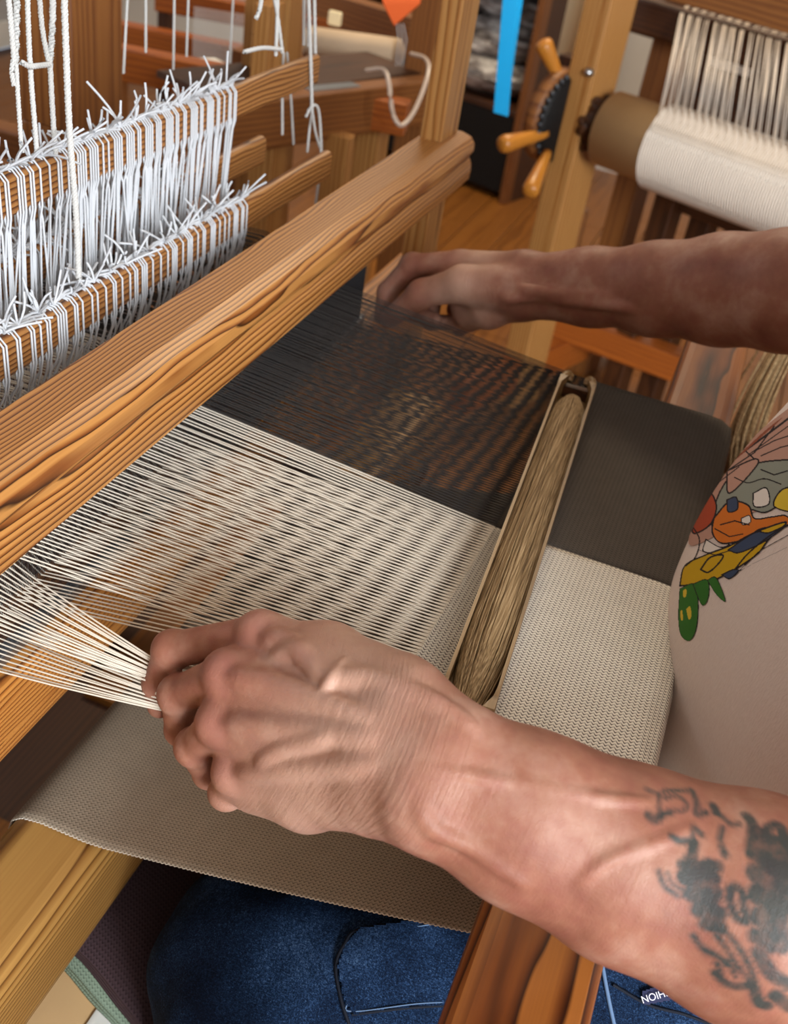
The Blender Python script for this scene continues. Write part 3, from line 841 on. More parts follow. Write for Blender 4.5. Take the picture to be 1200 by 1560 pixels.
# ---- left arm and hand
def lhand():
    g = Grid((.22, -.30, .72), (.50, .27, 1.0), .0016)
    s0 = P(1330, 1470, .50); s1_ = P(1140, 1382, .475); s2_ = P(952, 1314, .478); s3_ = P(805, 1248, .475); s4_ = P(668, 1180, .475)
    cen = [s0, s1_, s2_, s3_, s4_]
    wid = [.100, .094, .0795, .070, .066]; thk = [.085, .078, .064, .052, .044]
    axd = (s4_ - s1_) / np.linalg.norm(s4_ - s1_)
    view = -ray(900, 1290); view /= np.linalg.norm(view)
    acr = np.cross(axd, view); acr /= np.linalg.norm(acr); view = np.cross(acr, axd)
    if acr[2] < 0 : acr = -acr                                  # towards the upper (thumb) side
    for sgn in (-1, 1):
        pts = [c + sgn * acr * (w - t) / 2 for c, w, t in zip(cen, wid, thk)]
        g.chain(pts, [t / 2 for t in thk], .02)
    g.chain(cen, [t / 2 for t in thk], .015)
    mcp = [P(397, 967, .556), P(347, 1027, .541), P(335, 1102, .541), P(356, 1178, .547)]
    wr = [P(622, 1075, .492), P(600, 1125, .487), P(592, 1165, .487), P(585, 1205, .492)]
    for i in range(4):
        g.cone(wr[i], mcp[i], .0185, (.0125, .0128, .0120, .0108)[i], .012)
        back = view * -.014
        g.cone(wr[i] + back, mcp[i] + back * 1.0, .017, .011, .012)
    for i in range(4): g.cone(s4_ + acr * (.012 - .008 * i), wr[i], .021, .018, .012)
    # heel of the hand on the little-finger side, thumb base underneath
    g.chain([P(560, 1205, .500), P(470, 1212, .53), P(390, 1205, .556)], [.016, .0165, .012], .009)
    g.chain([P(600, 1055, .505), P(500, 1010, .545), P(420, 1010, .585)], [.018, .019, .014], .010)
    fing = [  # joints PIP, DIP, tip
        ([P(262, 990, .582), P(241, 1042, .599), P(243, 1075, .606)], (.0108, .0098, .0088, .0072)),
        ([P(272, 1058, .573), P(276, 1112, .596), P(308, 1128, .612)], (.0112, .0100, .0090, .0075)),
        ([P(296, 1138, .570), P(318, 1178, .594), P(352, 1172, .610)], (.0106, .0095, .0086, .0072)),
        ([P(345, 1207, .566), P(376, 1212, .588), P(405, 1190, .596)], (.0094, .0085, .0076, .0064))]
    for (pts, rad), m in zip(fing, mcp):
        f = g.like()
        f.chain([m] + pts, rad, .0035)
        f.ell(pts[0], [rad[1] * 1.10] * 3, .004)
        g.merge(f, .0032)
    # thumb, folded under the index finger
    f = g.like()
    f.chain([P(430, 1010, .583), P(350, 1035, .612), P(285, 1062, .625)], (.0125, .011, .0085), .004); g.merge(f, .004)
    # knuckles
    for m, r in zip(mcp, (.0112, .0116, .0108, .0092)): g.ell(m + view * .0042, [r] * 3, .006)
    # extensor tendons and veins, laid on the skin and sunk into it
    def ridge(pp, r, sink, k):
        q = [g.hit(*p) for p in pp]
        if any(x is None for x in q): return
        q = curve_pts(np.array(q), 8 * (len(q) - 1)); tp = np.minimum(1, np.sin(np.pi * np.linspace(.02, .98, len(q))) * 2.2); g.chain([x - view * sink for x in q], list(r * (.35 + .65 * tp)), k)
    ridge([(405, 972), (460, 985), (540, 1045)], .0028, .0017, .006)
    ridge([(352, 1030), (430, 1045), (560, 1095)], .0030, .0018, .006)
    ridge([(345, 1102), (440, 1108), (565, 1125)], .0028, .0018, .006)
    ridge([(365, 1178), (450, 1170), (565, 1165)], .0026, .0018, .006)
    ridge([(420, 1000), (452, 990), (470, 1005), (500, 1034), (560, 1032), (650, 1065), (720, 1110)], .0024, .0014, .005)
    ridge([(492, 1052), (508, 1030), (526, 1006)], .0013, .0010, .003)
    ridge([(395, 1160), (440, 1138), (500, 1124)], .0016, .0012, .005)
    ridge([(640, 1225), (662, 1262), (720, 1290), (800, 1345)], .0022, .0013, .004)
    ridge([(660, 1170), (760, 1190), (900, 1215), (1000, 1225)], .0016, .0012, .003)
    ridge([(880, 1345), (930, 1310), (1000, 1285), (1060, 1262)], .0017, .0012, .003)
    g.ell(P(640, 1228, .462), [.011, .011, .009], .012)         # head of the ulna
    def groove(pp, r, sink, k=.003):
        q = [g.hit(*p) for p in pp]
        if any(x is None for x in q): return
        q = curve_pts(np.array(q), 8 * (len(q) - 1)); g.chain([x + view * sink for x in q], [r] * len(q), k, True)
    return g, dict(cen=cen, view=view, acr=acr, axd=axd, mcp=mcp, fing=fing, wr=wr)
gL, infL = lhand()

# ---- right arm and hand
def rhand():
    g = Grid((.84, -.16, .70), (1.12, .36, 1.03), .0022)
    cen = [P(1310, 446, .875), P(1200, 444, .915), P(1100, 442, .955), P(1000, 441, .99), P(900, 438, 1.025), P(800, 436, 1.055)]
    wid = [.102, .098, .093, .080, .068, .064]; thk = [.085, .082, .074, .062, .052, .046]
    axd = (cen[-1] - cen[1]) / np.linalg.norm(cen[-1] - cen[1])
    view = -ray(900, 440); view /= np.linalg.norm(view); acr = np.cross(axd, view); acr /= np.linalg.norm(acr); view = np.cross(acr, axd)
    for sgn in (-1, 1): g.chain([c + sgn * acr * (w - t) / 2 for c, w, t in zip(cen, wid, thk)], [t / 2 for t in thk], .02)
    mcp = [P(700, 402, 1.095), P(705, 405, 1.122), P(718, 420, 1.145), P(738, 440, 1.16)]
    wr = [P(795, 415, 1.055), P(795, 425, 1.07), P(797, 440, 1.075), P(800, 455, 1.07)]
    for i in range(4): g.cone(wr[i], mcp[i], .020, (.0135, .0135, .0125, .0115)[i], .014)
    g.chain([P(795, 455, 1.055), P(745, 472, 1.075), P(712, 482, 1.10)], [.019, .018, .013], .01)
    fing = [([P(628, 405, 1.12), P(590, 445, 1.135), P(582, 482, 1.135)], (.0140, .0125, .011, .009)),
            ([P(640, 430, 1.15), P(628, 475, 1.145), P(662, 488, 1.125)], (.0125, .011, .0095, .008)),
            ([P(660, 450, 1.165), P(655, 490, 1.15), P(695, 492, 1.125)], (.012, .0105, .009, .0078)),
            ([P(695, 472, 1.165), P(700, 500, 1.145), P(730, 492, 1.12)], (.0105, .0092, .008, .007))]
    for (pts, rad), m in zip(fing, mcp):
        f = g.like(); f.chain([m] + pts, rad, .004); f.ell(pts[0], [rad[1] * 1.1] * 3, .004); g.merge(f, .004)
    th = [P(775, 440, 1.045), P(705, 432, 1.055), P(642, 448, 1.082), P(592, 486, 1.11)]
    f = g.like(); f.chain(th, (.022, .0175, .0140, .0100), .008); g.merge(f, .006)
    g.cone(P(790, 440, 1.05), P(730, 440, 1.06), .020, .018, .012)
    g.ell(P(722, 440, 1.10), (.030, .034, .026), .02)
    def ridge(pp, r, sink, k):
        q = [g.hit(*p) for p in pp]
        if any(x is None for x in q): return
        q = curve_pts(np.array(q), 8 * (len(q) - 1)); g.chain([x - view * sink for x in q], [r] * len(q), k)
    ridge([(770, 455), (820, 450), (870, 458), (960, 470)], .0035, .0018, .006)
    ridge([(790, 440), (850, 446), (930, 452)], .003, .0018, .006)
    return g, dict(cen=cen, view=view, acr=acr, axd=axd, mcp=mcp, wr=wr)
gR, infR = rhand()

# ---- rest of the body (mostly under clothing)
TX = .65
SHL, SHR = np.array([.46, -.25, 1.12]), np.array([.85, -.24, 1.12])
ELL, ELR = infL['cen'][0], infR['cen'][0]
def body():
    g = Grid((.30, -.55, -.02), (1.02, .40, 1.62), .008)
    g.ell((TX, -.195, .78), (.168, .128, .21), .05); g.ell((TX, -.225, 1.02), (.178, .112, .20), .06)
    g.cone(SHL, SHR, .06, .06, .05); g.cone((TX, -.235, 1.15), (TX, -.205, 1.27), .058, .055, .03)
    g.ell((TX, -.19, 1.36), (.075, .095, .115), .02); g.ell((TX, -.165, 1.31), (.055, .07, .07), .02)
    g.cone((TX, -.095, 1.365), (TX, -.078, 1.335), .009, .014, .008)                 # nose
    g.ell((TX, -.093, 1.298), (.024, .010, .006), .006)                              # mouth
    for s in (-1, 1):
        g.ell((TX + .03 * s, -.102, 1.37), (.012, .008, .008), .006, sub=True)
        g.ell((TX + .078 * s, -.19, 1.355), (.012, .020, .032), .006)                # ears
    g.chain([SHL, (SHL + ELL) / 2, ELL], [.058, .050, .044], .02); g.chain([SHR, (SHR + ELR) / 2, ELR], [.058, .050, .044], .02)
    for hx, kx, fx in ((.56, .405, .41), (.74, .85, .86)):
        g.chain([(hx, -.24, .54), (kx, .150, .525), (fx, .17, .10), (fx, .16, .06)], [.085, .060, .04, .036], .02)
    g.ell((TX, -.25, .55), (.17, .12, .10), .04)
    return g
gB = body()
def arm_attrs(V, inf, tat=None):
    c = np.array(inf['cen']); a0, a1 = c[0], c[-1]
    d = (a1 - a0) / np.linalg.norm(a1 - a0)
    along = (V - a0) @ d; ar = (V - a0) @ inf['acr']; vw = (V - a0) @ inf['view']
    around = np.arctan2(ar, vw) * .03
    red = np.zeros(len(V)); 
    for m in inf['mcp']: red = np.maximum(red, np.exp(-(np.linalg.norm(V - (m + inf['view'] * .012), axis=1) / .012) ** 2))
    L = np.linalg.norm(a1 - a0)
    wrk = np.exp(-((along - L - .028) / .03) ** 2)
    pale = np.exp(-((along - L - .05) / .03) ** 2) * .6
    return along, around, red, wrk, pale
parts_ = []
for g, inf in ((gL, infL), (gR, infR)):
    V, F = g.nets(); parts_.append((V, F, arm_attrs(V, inf)))
VB, FB = gB.nets(); z_ = np.zeros(len(VB)); parts_.append((VB, FB, (VB[:, 2], VB[:, 0], z_, z_, z_)))
# tattoo: strokes traced over the skin of the left forearm
TAT = [([(985, 1203), (1003, 1210), (1016, 1205), (1040, 1205), (1052, 1203)], .0016), ([(1003, 1212), (1004, 1235), (1022, 1240)], .0016), ([(1052, 1204), (1060, 1222), (1060, 1240), (1075, 1238)], .0022),
       ([(1012, 1216), (1030, 1214), (1046, 1224), (1040, 1236), (1018, 1236)], .0016), ([(988, 1243), (997, 1249), (1006, 1242)], .0028), ([(1022, 1274), (1036, 1281), (1052, 1278), (1056, 1262), (1068, 1272)], .0022),
       ([(1086, 1228), (1090, 1238)], .0028), ([(1098, 1244), (1112, 1256), (1126, 1256)], .0020), ([(1100, 1262), (1096, 1280)], .0020), ([(1098, 1290), (1104, 1302)], .0024),
       ([(1055, 1284), (1054, 1302)], .0036), ([(1040, 1318), (1055, 1322), (1075, 1320), (1092, 1320)], .0042), ([(1042, 1335), (1060, 1345), (1085, 1338)], .0060), ([(1052, 1360), (1072, 1368), (1088, 1362)], .0062),
       ([(1062, 1385), (1078, 1395), (1096, 1390)], .0050), ([(1072, 1408), (1100, 1415)], .0036), ([(1003, 1328), (1012, 1350), (1032, 1364)], .0018), ([(1016, 1330), (1022, 1345), (1040, 1356)], .0016),
       ([(1110, 1356), (1118, 1352), (1130, 1360), (1132, 1385), (1138, 1402), (1122, 1398), (1112, 1375), (1112, 1358)], .0026),
       ([(1136, 1243), (1146, 1258), (1144, 1290)], .0034), ([(1170, 1262), (1182, 1258), (1192, 1266), (1188, 1280), (1172, 1278)], .0034), ([(1150, 1300), (1175, 1300), (1205, 1300)], .0075), ([(1152, 1330), (1178, 1330), (1205, 1325)], .0080),
       ([(1155, 1362), (1180, 1362)], .0085), ([(1155, 1395), (1182, 1400)], .0070), ([(1150, 1425), (1170, 1432), (1190, 1440)], .0055), ([(1155, 1450), (1172, 1480), (1200, 1500)], .0050), ([(1190, 1290), (1208, 1280)], .006),
       ([(1056, 1425), (1072, 1445), (1092, 1455), (1110, 1470)], .0022), ([(1092, 1425), (1110, 1450), (1122, 1470), (1140, 1490)], .0020), ([(1112, 1425), (1130, 1450), (1142, 1475), (1150, 1500)], .0022),
       ([(1090, 1482), (1108, 1498), (1132, 1502), (1146, 1495)], .0028), ([(1092, 1468), (1100, 1485)], .0018), ([(1148, 1505), (1155, 1525), (1168, 1532)], .0040), ([(1180, 1515), (1205, 1535)], .0050), ([(1120, 1488), (1116, 1478), (1126, 1472)], .0016), ([(1052, 1312), (1064, 1350), (1082, 1402)], .006), ([(1078, 1318), (1078, 1360), (1092, 1400)], .005), ([(1160, 1270), (1164, 1340), (1166, 1400), (1170, 1440)], .006), ([(1180, 1290), (1186, 1370), (1190, 1440)], .006), ([(1198, 1310), (1200, 1380)], .006)]
Vl = parts_[0][0]; ink = np.zeros(len(Vl))
for pp, r in TAT:
    q = [gL.hit(*p) for p in pp]; q = [x for x in q if x is not None]
    if len(q) < 2: continue
    q = curve_pts(np.array(q), 8 * (len(q) - 1))
    for i in range(len(q) - 1):
        a, b = q[i], q[i + 1]; d = b - a; t = np.clip(((Vl - a) @ d) / (d @ d + 1e-12), 0, 1)
        dd = np.linalg.norm(Vl - a - t[:, None] * d, axis=1)
        ink = np.maximum(ink, np.clip(((r if r < .003 else .003 + (r - .003) * .55) * .85 + .0006 - dd) / .0018, 0, 1))
off = 0; VV = []; FF = []; A = {k_: [] for k_ in ('along', 'around', 'red', 'wrinkle', 'pale', 'ink')}
for i, (V, F, at) in enumerate(parts_):
    VV.append(V); FF.append(F + off); off += len(V)
    for k_, v_ in zip(('along', 'around', 'red', 'wrinkle', 'pale'), at): A[k_].append(v_)
    A['ink'].append(ink if i == 0 else np.zeros(len(V)))
mesh('body', np.concatenate(VV) - np.array([.65, -.25, 0]), np.concatenate(FF), M_SKIN, person, Matrix.Translation((.65, -.25, 0)), smooth=True, attrs={k_: np.concatenate(v_) for k_, v_ in A.items()})

# hair cap
g = Grid((.52, -.36, 1.2), (.78, -.05, 1.53), .006)
g.ell((TX, -.198, 1.375), (.085, .103, .118), .01); g.cut_plane((TX, -.13, 1.36), (0, .75, -.66))
V, F = g.nets(); mesh('hair', V, F, M_HAIR, person, smooth=True)

# ---- shirt
gS = Grid((.33, -.50, .50), (.98, .02, 1.26), .004)
gS.ell((TX, -.190, .80), (.200, .152, .235), .05); gS.ell((TX, -.225, 1.04), (.195, .125, .19), .07)
gS.cone(SHL, SHR, .072, .072, .05)
gS.chain([SHL, SHL * .45 + ELL * .55], [.074, .070], .02); gS.chain([SHR, SHR * .45 + ELR * .55], [.074, .070], .02)
gS.cut_plane((0, 0, .60), (0, 0, -1)); gS.cut_plane((TX, -.2, 1.195), (0, .25, .97))
for sh_, el in ((SHL, ELL), (SHR, ELR)):
    d = (el - sh_) / np.linalg.norm(el - sh_); m = sh_ * .5 + el * .5
    X, Y, Z = gS.ax
    D = (X[:, None, None] - m[0]) * d[0] + (Y[None, :, None] - m[1]) * d[1] + (Z[None, None, :] - m[2]) * d[2]
    side = (np.abs(X - TX) > .20)[:, None, None]
    gS.G = np.where(side, np.maximum(gS.G, D.astype(np.float32)), gS.G)
V, F = gS.nets(); shirt = mesh('shirt', V, F, M_SHIRT, person, smooth=True)

def patch(grid, polys, step, lift, name, mat, parent, colours=None, grow=0.0):
    """Lay flat artwork on a grown surface: each polygon is traced on the garment, then every cell inside gets its ink."""
    pts = []
    allp = np.concatenate([np.array(p) for p, *_ in polys])
    x0, y0 = allp.min(0) - 2; x1, y1 = allp.max(0) + 2
    gx = np.arange(x0, x1, step); gy = np.arange(y0, y1, step)
    PX, PYY = np.meshgrid(gx, gy, indexing='ij'); flatp = np.stack([PX.ravel(), PYY.ravel()], 1)
    colr = np.full(len(flatp), -1)
    def inside(poly, q):
        poly = np.asarray(poly, float); c = np.zeros(len(q), bool); j = len(poly) - 1
        for i in range(len(poly)):
            a, b = poly[i], poly[j]
            with np.errstate(divide='ignore', invalid='ignore'):
                m = ((a[1] > q[:, 1]) != (b[1] > q[:, 1])) & (q[:, 0] < (b[0] - a[0]) * (q[:, 1] - a[1]) / (b[1] - a[1]) + a[0])
            c ^= m; j = i
        return c
    def nearline(poly, q, w, closed):
        poly = np.asarray(poly, float); n = len(poly); d = np.full(len(q), 1e9)
        for i in range(n if closed else n - 1):
            a, b = poly[i], poly[(i + 1) % n]; e = b - a; t = np.clip(((q - a) @ e) / (e @ e + 1e-9), 0, 1)
            d = np.minimum(d, np.linalg.norm(q - a - t[:, None] * e, axis=1))
        return d < w
    for p, ci, lw in polys:
        if colours and len(p) > 3:
            p = curve_pts(np.array((list(p) + [p[0]]) if ci >= 0 else p, float), 8 * len(p))
        if ci >= 0: colr[inside(p, flatp)] = ci
        if lw > 0: colr[nearline(p, flatp, lw, ci >= 0)] = 0
    need = colr >= 0
    ids = np.where(need)[0]
    hits = {}
    R = (flatp[ids, 0, None] - 600) * ROT[:, 0] + (780 - flatp[ids, 1, None]) * ROT[:, 1] - FPX * ROT[:, 2]
    R /= FPX
    d = np.full(len(ids), .35); alive = np.ones(len(ids), bool)
    for it in range(90):
        p = CAM + d[:, None] * R; ins = grid.inside(p); v = np.full(len(ids), .02); 
        if ins.any(): v[ins] = grid.sample(p[ins])
        d += np.clip(v, -.02, .02) * .8
    p = CAM + d[:, None] * R
    ok = grid.inside(p); vv = np.full(len(ids), 1.0); vv[ok] = np.abs(grid.sample(p[ok])); ok &= vv < .0015
    e = .004
    nrm = np.zeros_like(p)
    pk = np.where(ok[:, None], p, grid.lo + 3 * grid.h)
    for i in range(3):
        s = np.zeros(3); s[i] = e; nrm[:, i] = grid.sample(pk + s) - grid.sample(pk - s)
    nrm /= np.linalg.norm(nrm, axis=1, keepdims=True) + 1e-9
    p = p + nrm * lift
    index = np.full(len(flatp), -1); sel_ = ids[ok]; index[sel_] = np.arange(len(sel_))
    V = p[ok]; G2 = index.reshape(PX.shape)
    a, b, c, d_ = G2[:-1, :-1], G2[1:, :-1], G2[1:, 1:], G2[:-1, 1:]
    m = (a >= 0) & (b >= 0) & (c >= 0) & (d_ >= 0)
    F = np.stack([a[m], d_[m], c[m], b[m]], 1)
    e1 = V[F[:, 0]] - V[F[:, 2]]; F = F[np.linalg.norm(e1, axis=1) < .02]
    o = mesh(name, V, F, mat, parent, smooth=True)
    if colours:
        ca = o.data.color_attributes.new('ink', 'FLOAT_COLOR', 'POINT')
        cc = np.array([hexc(x) for x in colours], np.float32)[colr[sel_]]
        ca.data.foreach_set('color', cc.ravel())
    return o
INK = ['#2a2426', '#c9a01e', '#cf7229', '#8c8f82', '#37702a', '#3f4a63', '#e0d6cc', '#8a4a35', '#b78d7c', '#a8492f', '#d8b93a']
PRINT = [([(1215, 612), (1168, 648), (1130, 682), (1090, 725), (1062, 780), (1050, 830), (1085, 820), (1130, 790), (1215, 740)], 8, 0),
         ([(1215, 700), (1160, 705), (1120, 720), (1095, 755), (1085, 800), (1110, 808), (1140, 778), (1170, 780), (1215, 745)], 3, 1.2),
         ([(1108, 718), (1150, 700), (1152, 712), (1112, 752)], 8, 1.2),
         ([(1060, 775), (1080, 750), (1092, 772), (1082, 800), (1056, 812)], 9, 1.2),
         ([(1088, 790), (1112, 765), (1140, 770), (1150, 790), (1175, 788), (1198, 786), (1202, 800), (1160, 806), (1135, 822), (1100, 828), (1086, 812)], 2, 1.3),
         ([(1215, 740), (1190, 748), (1180, 772), (1215, 778)], 10, 1.2), ([(1148, 752), (1168, 744), (1172, 768), (1150, 772)], 6, 1.0),
         ([(1108, 762), (1122, 758), (1124, 776), (1110, 780)], 5, 1.0), ([(1130, 790), (1142, 786), (1144, 796), (1132, 800)], 6, .8),
         ([(1076, 822), (1098, 834), (1112, 830), (1092, 842), (1072, 840)], 6, 1.0),
         ([(1036, 893), (1044, 862), (1075, 846), (1112, 832), (1150, 812), (1198, 796), (1172, 822), (1150, 848), (1098, 880), (1060, 890)], 1, 1.3),
         ([(1110, 838), (1150, 812), (1172, 812), (1200, 800), (1164, 826), (1128, 842), (1114, 840)], 5, 1.0),
         ([(1068, 868), (1082, 850), (1102, 846), (1096, 858), (1080, 872)], 1, 1.3),
         ([(1100, 876), (1118, 868), (1126, 870), (1112, 882)], 5, 1.0),
         ([(1215, 795), (1180, 812), (1142, 842), (1120, 868)], -1, 1.2), ([(1215, 808), (1160, 838), (1124, 872)], -1, 1.0), ([(1200, 834), (1150, 858), (1128, 870)], -1, .7),
         ([(1130, 682), (1150, 700)], -1, 1.0), ([(1215, 628), (1170, 662), (1132, 690), (1100, 716)], -1, 1.6), ([(1215, 640), (1176, 668), (1140, 694)], -1, .8), ([(1098, 800), (1120, 794), (1142, 800)], -1, 1.0), ([(1090, 806), (1112, 818), (1132, 814)], -1, .9), ([(1160, 716), (1180, 724), (1200, 718)], -1, 1.0), ([(1120, 728), (1140, 736), (1165, 730), (1190, 738)], -1, .9), ([(1054, 800), (1066, 822), (1060, 848), (1046, 862)], -1, 1.1), ([(1064, 838), (1090, 846), (1110, 840)], -1, .8), ([(1180, 650), (1150, 690), (1108, 718)], -1, 1.0), ([(1100, 720), (1130, 690), (1168, 655), (1190, 640)], 7, 0) ,
         ([(1215, 660), (1180, 672), (1150, 688)], -1, .9), ([(1215, 676), (1190, 682), (1160, 695)], -1, .9), ([(1080, 748), (1100, 722)], -1, 1.1), ([(1070, 765), (1096, 735), (1126, 712)], -1, .8),
         ([(1036, 897), (1058, 890), (1064, 915), (1062, 955), (1052, 976), (1038, 968), (1034, 940)], 4, .6),
         ([(1056, 890), (1078, 884), (1080, 910), (1070, 922)], 4, .6), ([(1078, 884), (1092, 881), (1106, 916), (1092, 906)], 4, .6),
         ([(1046, 928), (1052, 924), (1054, 938), (1050, 944)], 10, 0), ([(1041, 900), (1046, 898), (1046, 908), (1042, 910)], 10, 0), ([(1037, 932), (1040, 930), (1041, 944), (1038, 944)], 10, 0)]
pr = patch(gS, PRINT, .8, .0005, 'shirt_print', M_PRINT, shirt, INK); pr['label'] = 'colourful abstract printed patch on the shirt'

# ---- jeans
gJ = Grid((.28, -.42, .03), (1.0, .32, .70), .005)
for hx, kx, fx in ((.57, .405, .41), (.73, .85, .86)):
    gJ.chain([(hx, -.24, .545), ((hx + kx) / 2, -.03, .548), (kx, .138, .530)], [.100, .088, .078], .03)
    gJ.chain([(kx, .138, .530), (fx, .165, .30), (fx, .16, .09)], [.079, .066, .062], .03)
gJ.ell((TX, -.25, .55), (.19, .135, .10), .05)
gJ.cut_plane((0, 0, .66), (0, 0, 1)); gJ.cut_plane((0, 0, .07), (0, 0, -1))
X, Y, Z = (a.astype(np.float32) for a in gJ.ax); X = X[:, None, None]; Y = Y[None, :, None]; Z = Z[None, None, :]
fold = np.sin(38 * X + 22 * Y + 3 * np.sin(17 * Y + 9 * X)) * np.sin(29 * Y - 12 * X + 2.5 * np.sin(21 * X)) + .5 * np.sin(70 * Y + 30 * X + 40 * Z)
gJ.G = gJ.G + (.0032 * fold).astype(np.float32)
V, F = gJ.nets(); jeans = mesh('jeans', V, F, M_DENIM, person, smooth=True)
pk = patch(gJ, [([(548, 1416), (640, 1402), (735, 1385), (735, 1530), (640, 1532), (560, 1538), (536, 1545), (520, 1520), (512, 1470), (524, 1440)], 1, 0)], 3, .0040, 'pocket', M_DENIM, jeans)
def seam(name, pp, lift, r, mat):
    q = [gJ.hit(*p) for p in pp]; q = [x for x in q if x is not None]
    if len(q) < 2: return
    v = -ray(600, 1450); v /= np.linalg.norm(v)
    q = curve_pts(np.array(q) + v * lift, 10 * len(q))
    tubes(name, q[None], r, mat, jeans, 5, kind=None)
seam('pocket_seam', [(735, 1384), (640, 1402), (548, 1416), (524, 1440), (512, 1472), (520, 1522), (532, 1560)], .0045, .0012, M_STITCH)
seam('pocket_stitching', [(735, 1394), (640, 1411), (552, 1424), (533, 1444), (521, 1474), (530, 1522), (536, 1540), (640, 1528), (720, 1526)], .0052, .0005, M_STITCHL)
seam('pocket_seam', [(536, 1545), (620, 1535), (700, 1530)], .003, .0012, M_STITCH)
seam('side_seam', [(915, 1465), (925, 1520), (938, 1580)], .003, .0014, M_STITCHL)
seam('side_seam', [(932, 1500), (985, 1530), (1040, 1545), (1080, 1560)], .003, .0012, M_STITCH)
# little woven tag with upside-down lettering
tgp = patch(gJ, [([(974, 1508), (1020, 1494), (1030, 1520), (978, 1530)], 1, 0)], 2, .004, 'pocket_tag', M_TAG, jeans); tgp['label'] = 'navy woven tag lettered FASHION'
h0 = gJ.hit(1015, 1506); h1 = gJ.hit(975, 1518); h2 = gJ.hit(996, 1496)
if h0 is not None and h1 is not None:
    cu = bpy.data.curves.new('tag_lettering', 'FONT'); cu.body = 'FASHION'; cu.size = .0062; cu.extrude = .0002; cu.align_x = 'RIGHT'
    tmp = bpy.data.objects.new('tmp', cu); COL.objects.link(tmp)
    dg = bpy.context.evaluated_depsgraph_get(); me = bpy.data.meshes.new_from_object(tmp.evaluated_get(dg)); bpy.data.objects.remove(tmp)
    me.materials.clear(); me.materials.append(M_INKW)
    x = Vector(h1 - h0).normalized(); v = Vector(-ray(990, 1515)).normalized(); z = (v - x * v.dot(x)).normalized(); y = z.cross(x)
    p = Vector(h1) + v * .0062 + y * .0002
    lt = bpy.data.objects.new('tag_lettering', me)
    put(lt, jeans, Matrix(((x.x, y.x, z.x, p.x), (x.y, y.y, z.y, p.y), (x.z, y.z, z.z, p.z), (0, 0, 0, 1))))
# shoes
for fx in (.41, .86):
    g = Grid((fx - .08, .03, -.005), (fx + .08, .36, .14), .006)
    g.chain([(fx, .12, .055), (fx, .20, .05), (fx, .29, .035)], [.042, .042, .032], .03); g.cut_plane((0, 0, .001), (0, 0, -1))
    V, F = g.nets(); mesh('shoe', V, F, M_BOOT, person, smooth=True)
bench = thing('loom_bench', (.65, -.28, 0), 'plain pine bench the weaver sits on', 'bench')
beam('bench_seat', (.15, -.30, .435), (1.15, -.30, .435), .26, .03, W_BACK, bench)
for x in (.2, 1.1):
    beam('bench_leg', (x, -.30, 0), (x, -.30, .42), .22, .03, W_BACK, bench, up=(1, 0, 0))

# ------------------------------------------------------------------ the room beyond: other looms, shelf, hanging things
V3 = lambda *a: np.array(a, float)
def up_beam(name, px, py, d, z0, z1, w, h, mat, parent, yaw=(0, 1, 0)):
    p = P(px, py, d); return beam(name, (p[0], p[1], z0), (p[0], p[1], z1), w, h, mat, parent, up=yaw, r=.003)

# --- loom with the ivory warp, right
AX = V3(-.37, -.93, 0); AX /= np.linalg.norm(AX); PV = V3(.93, -.37, 0); PV /= np.linalg.norm(PV)      # along the roll / away from us
RA = P(928, 196, 2.22); zr = RA[2]
L2 = thing('warped_loom', (RA[0], RA[1], 0), 'pine loom at the right with ivory warp spread over its back beam', 'loom')
pp = RA - AX * .068                                            # post just left of the roll
for k_, off_ in ((0, V3(0, 0, 0)), (1, AX * 1.25)):
    b = pp + off_
    beam('post', (b[0], b[1], 0), (b[0], b[1], zr + .62), .062, .10, W_POST, L2, up=tuple(PV), r=.003)
    q = b + PV * .30 + AX * .0
    beam('post', (q[0], q[1], 0), (q[0], q[1], zr + .45), .06, .07, W_BACK, L2, up=tuple(PV), r=.003)
    beam('foot_rail', (b[0], b[1], .09) - PV * .25, (b[0], b[1], .09) + PV * .9, .05, .08, W_ORANGE, L2)
p0_ = PZ(838, 486, .16); p1_ = PZ(1060, 566, .16)
beam('foot_rail', p0_, p1_, .06, .07, W_ORANGE, L2)
beam('foot_post', (p0_[0], p0_[1], 0), (p0_[0], p0_[1], .45), .05, .05, W_BACK, L2, up=(0, 1, 0))
q = pp + V3(0, 0, .30) + PV * .06
beam('cross_rail', q + AX * .03, q + AX * 1.25, .05, .09, W_BACK, L2)
q = P(1000, 28, 2.30)
beam('top_rail', q - AX * .16, q + AX * 1.0, .06, .075, W_DARK, L2, r=.010)
bb = P(1062, 34, 2.30); bb = q + AX * float((bb - q) @ AX) + V3(0, 0, .0375)
for px in (1010, 1072, 1130):
    q = P(px, 340, 2.45); beam('leg', (q[0], q[1], 0), (q[0], q[1], zr - .12), .05, .06, W_DARK, L2, up=tuple(PV), r=.003)
q = P(1130, 330, 2.34); beam('stretcher', q - AX * .18, q + AX * .6, .045, .07, W_DARK, L2)
q = P(893, 111, 2.14); sc = lathe('screw', [(0, .004), (.4, .009), (1, .009)], q, q + PV * .02, M_SCREW, L2, 12)
# bits seen between the threads
q = P(1120, 112, 2.62); beam('back_panel', q - AX * .19, q + AX * .7, .02, .22, W_DARK, L2)
q = P(1110, 100, 2.59); beam('label_card', q - AX * .05, q + AX * .06, .003, .024, M_PAPER, L2)

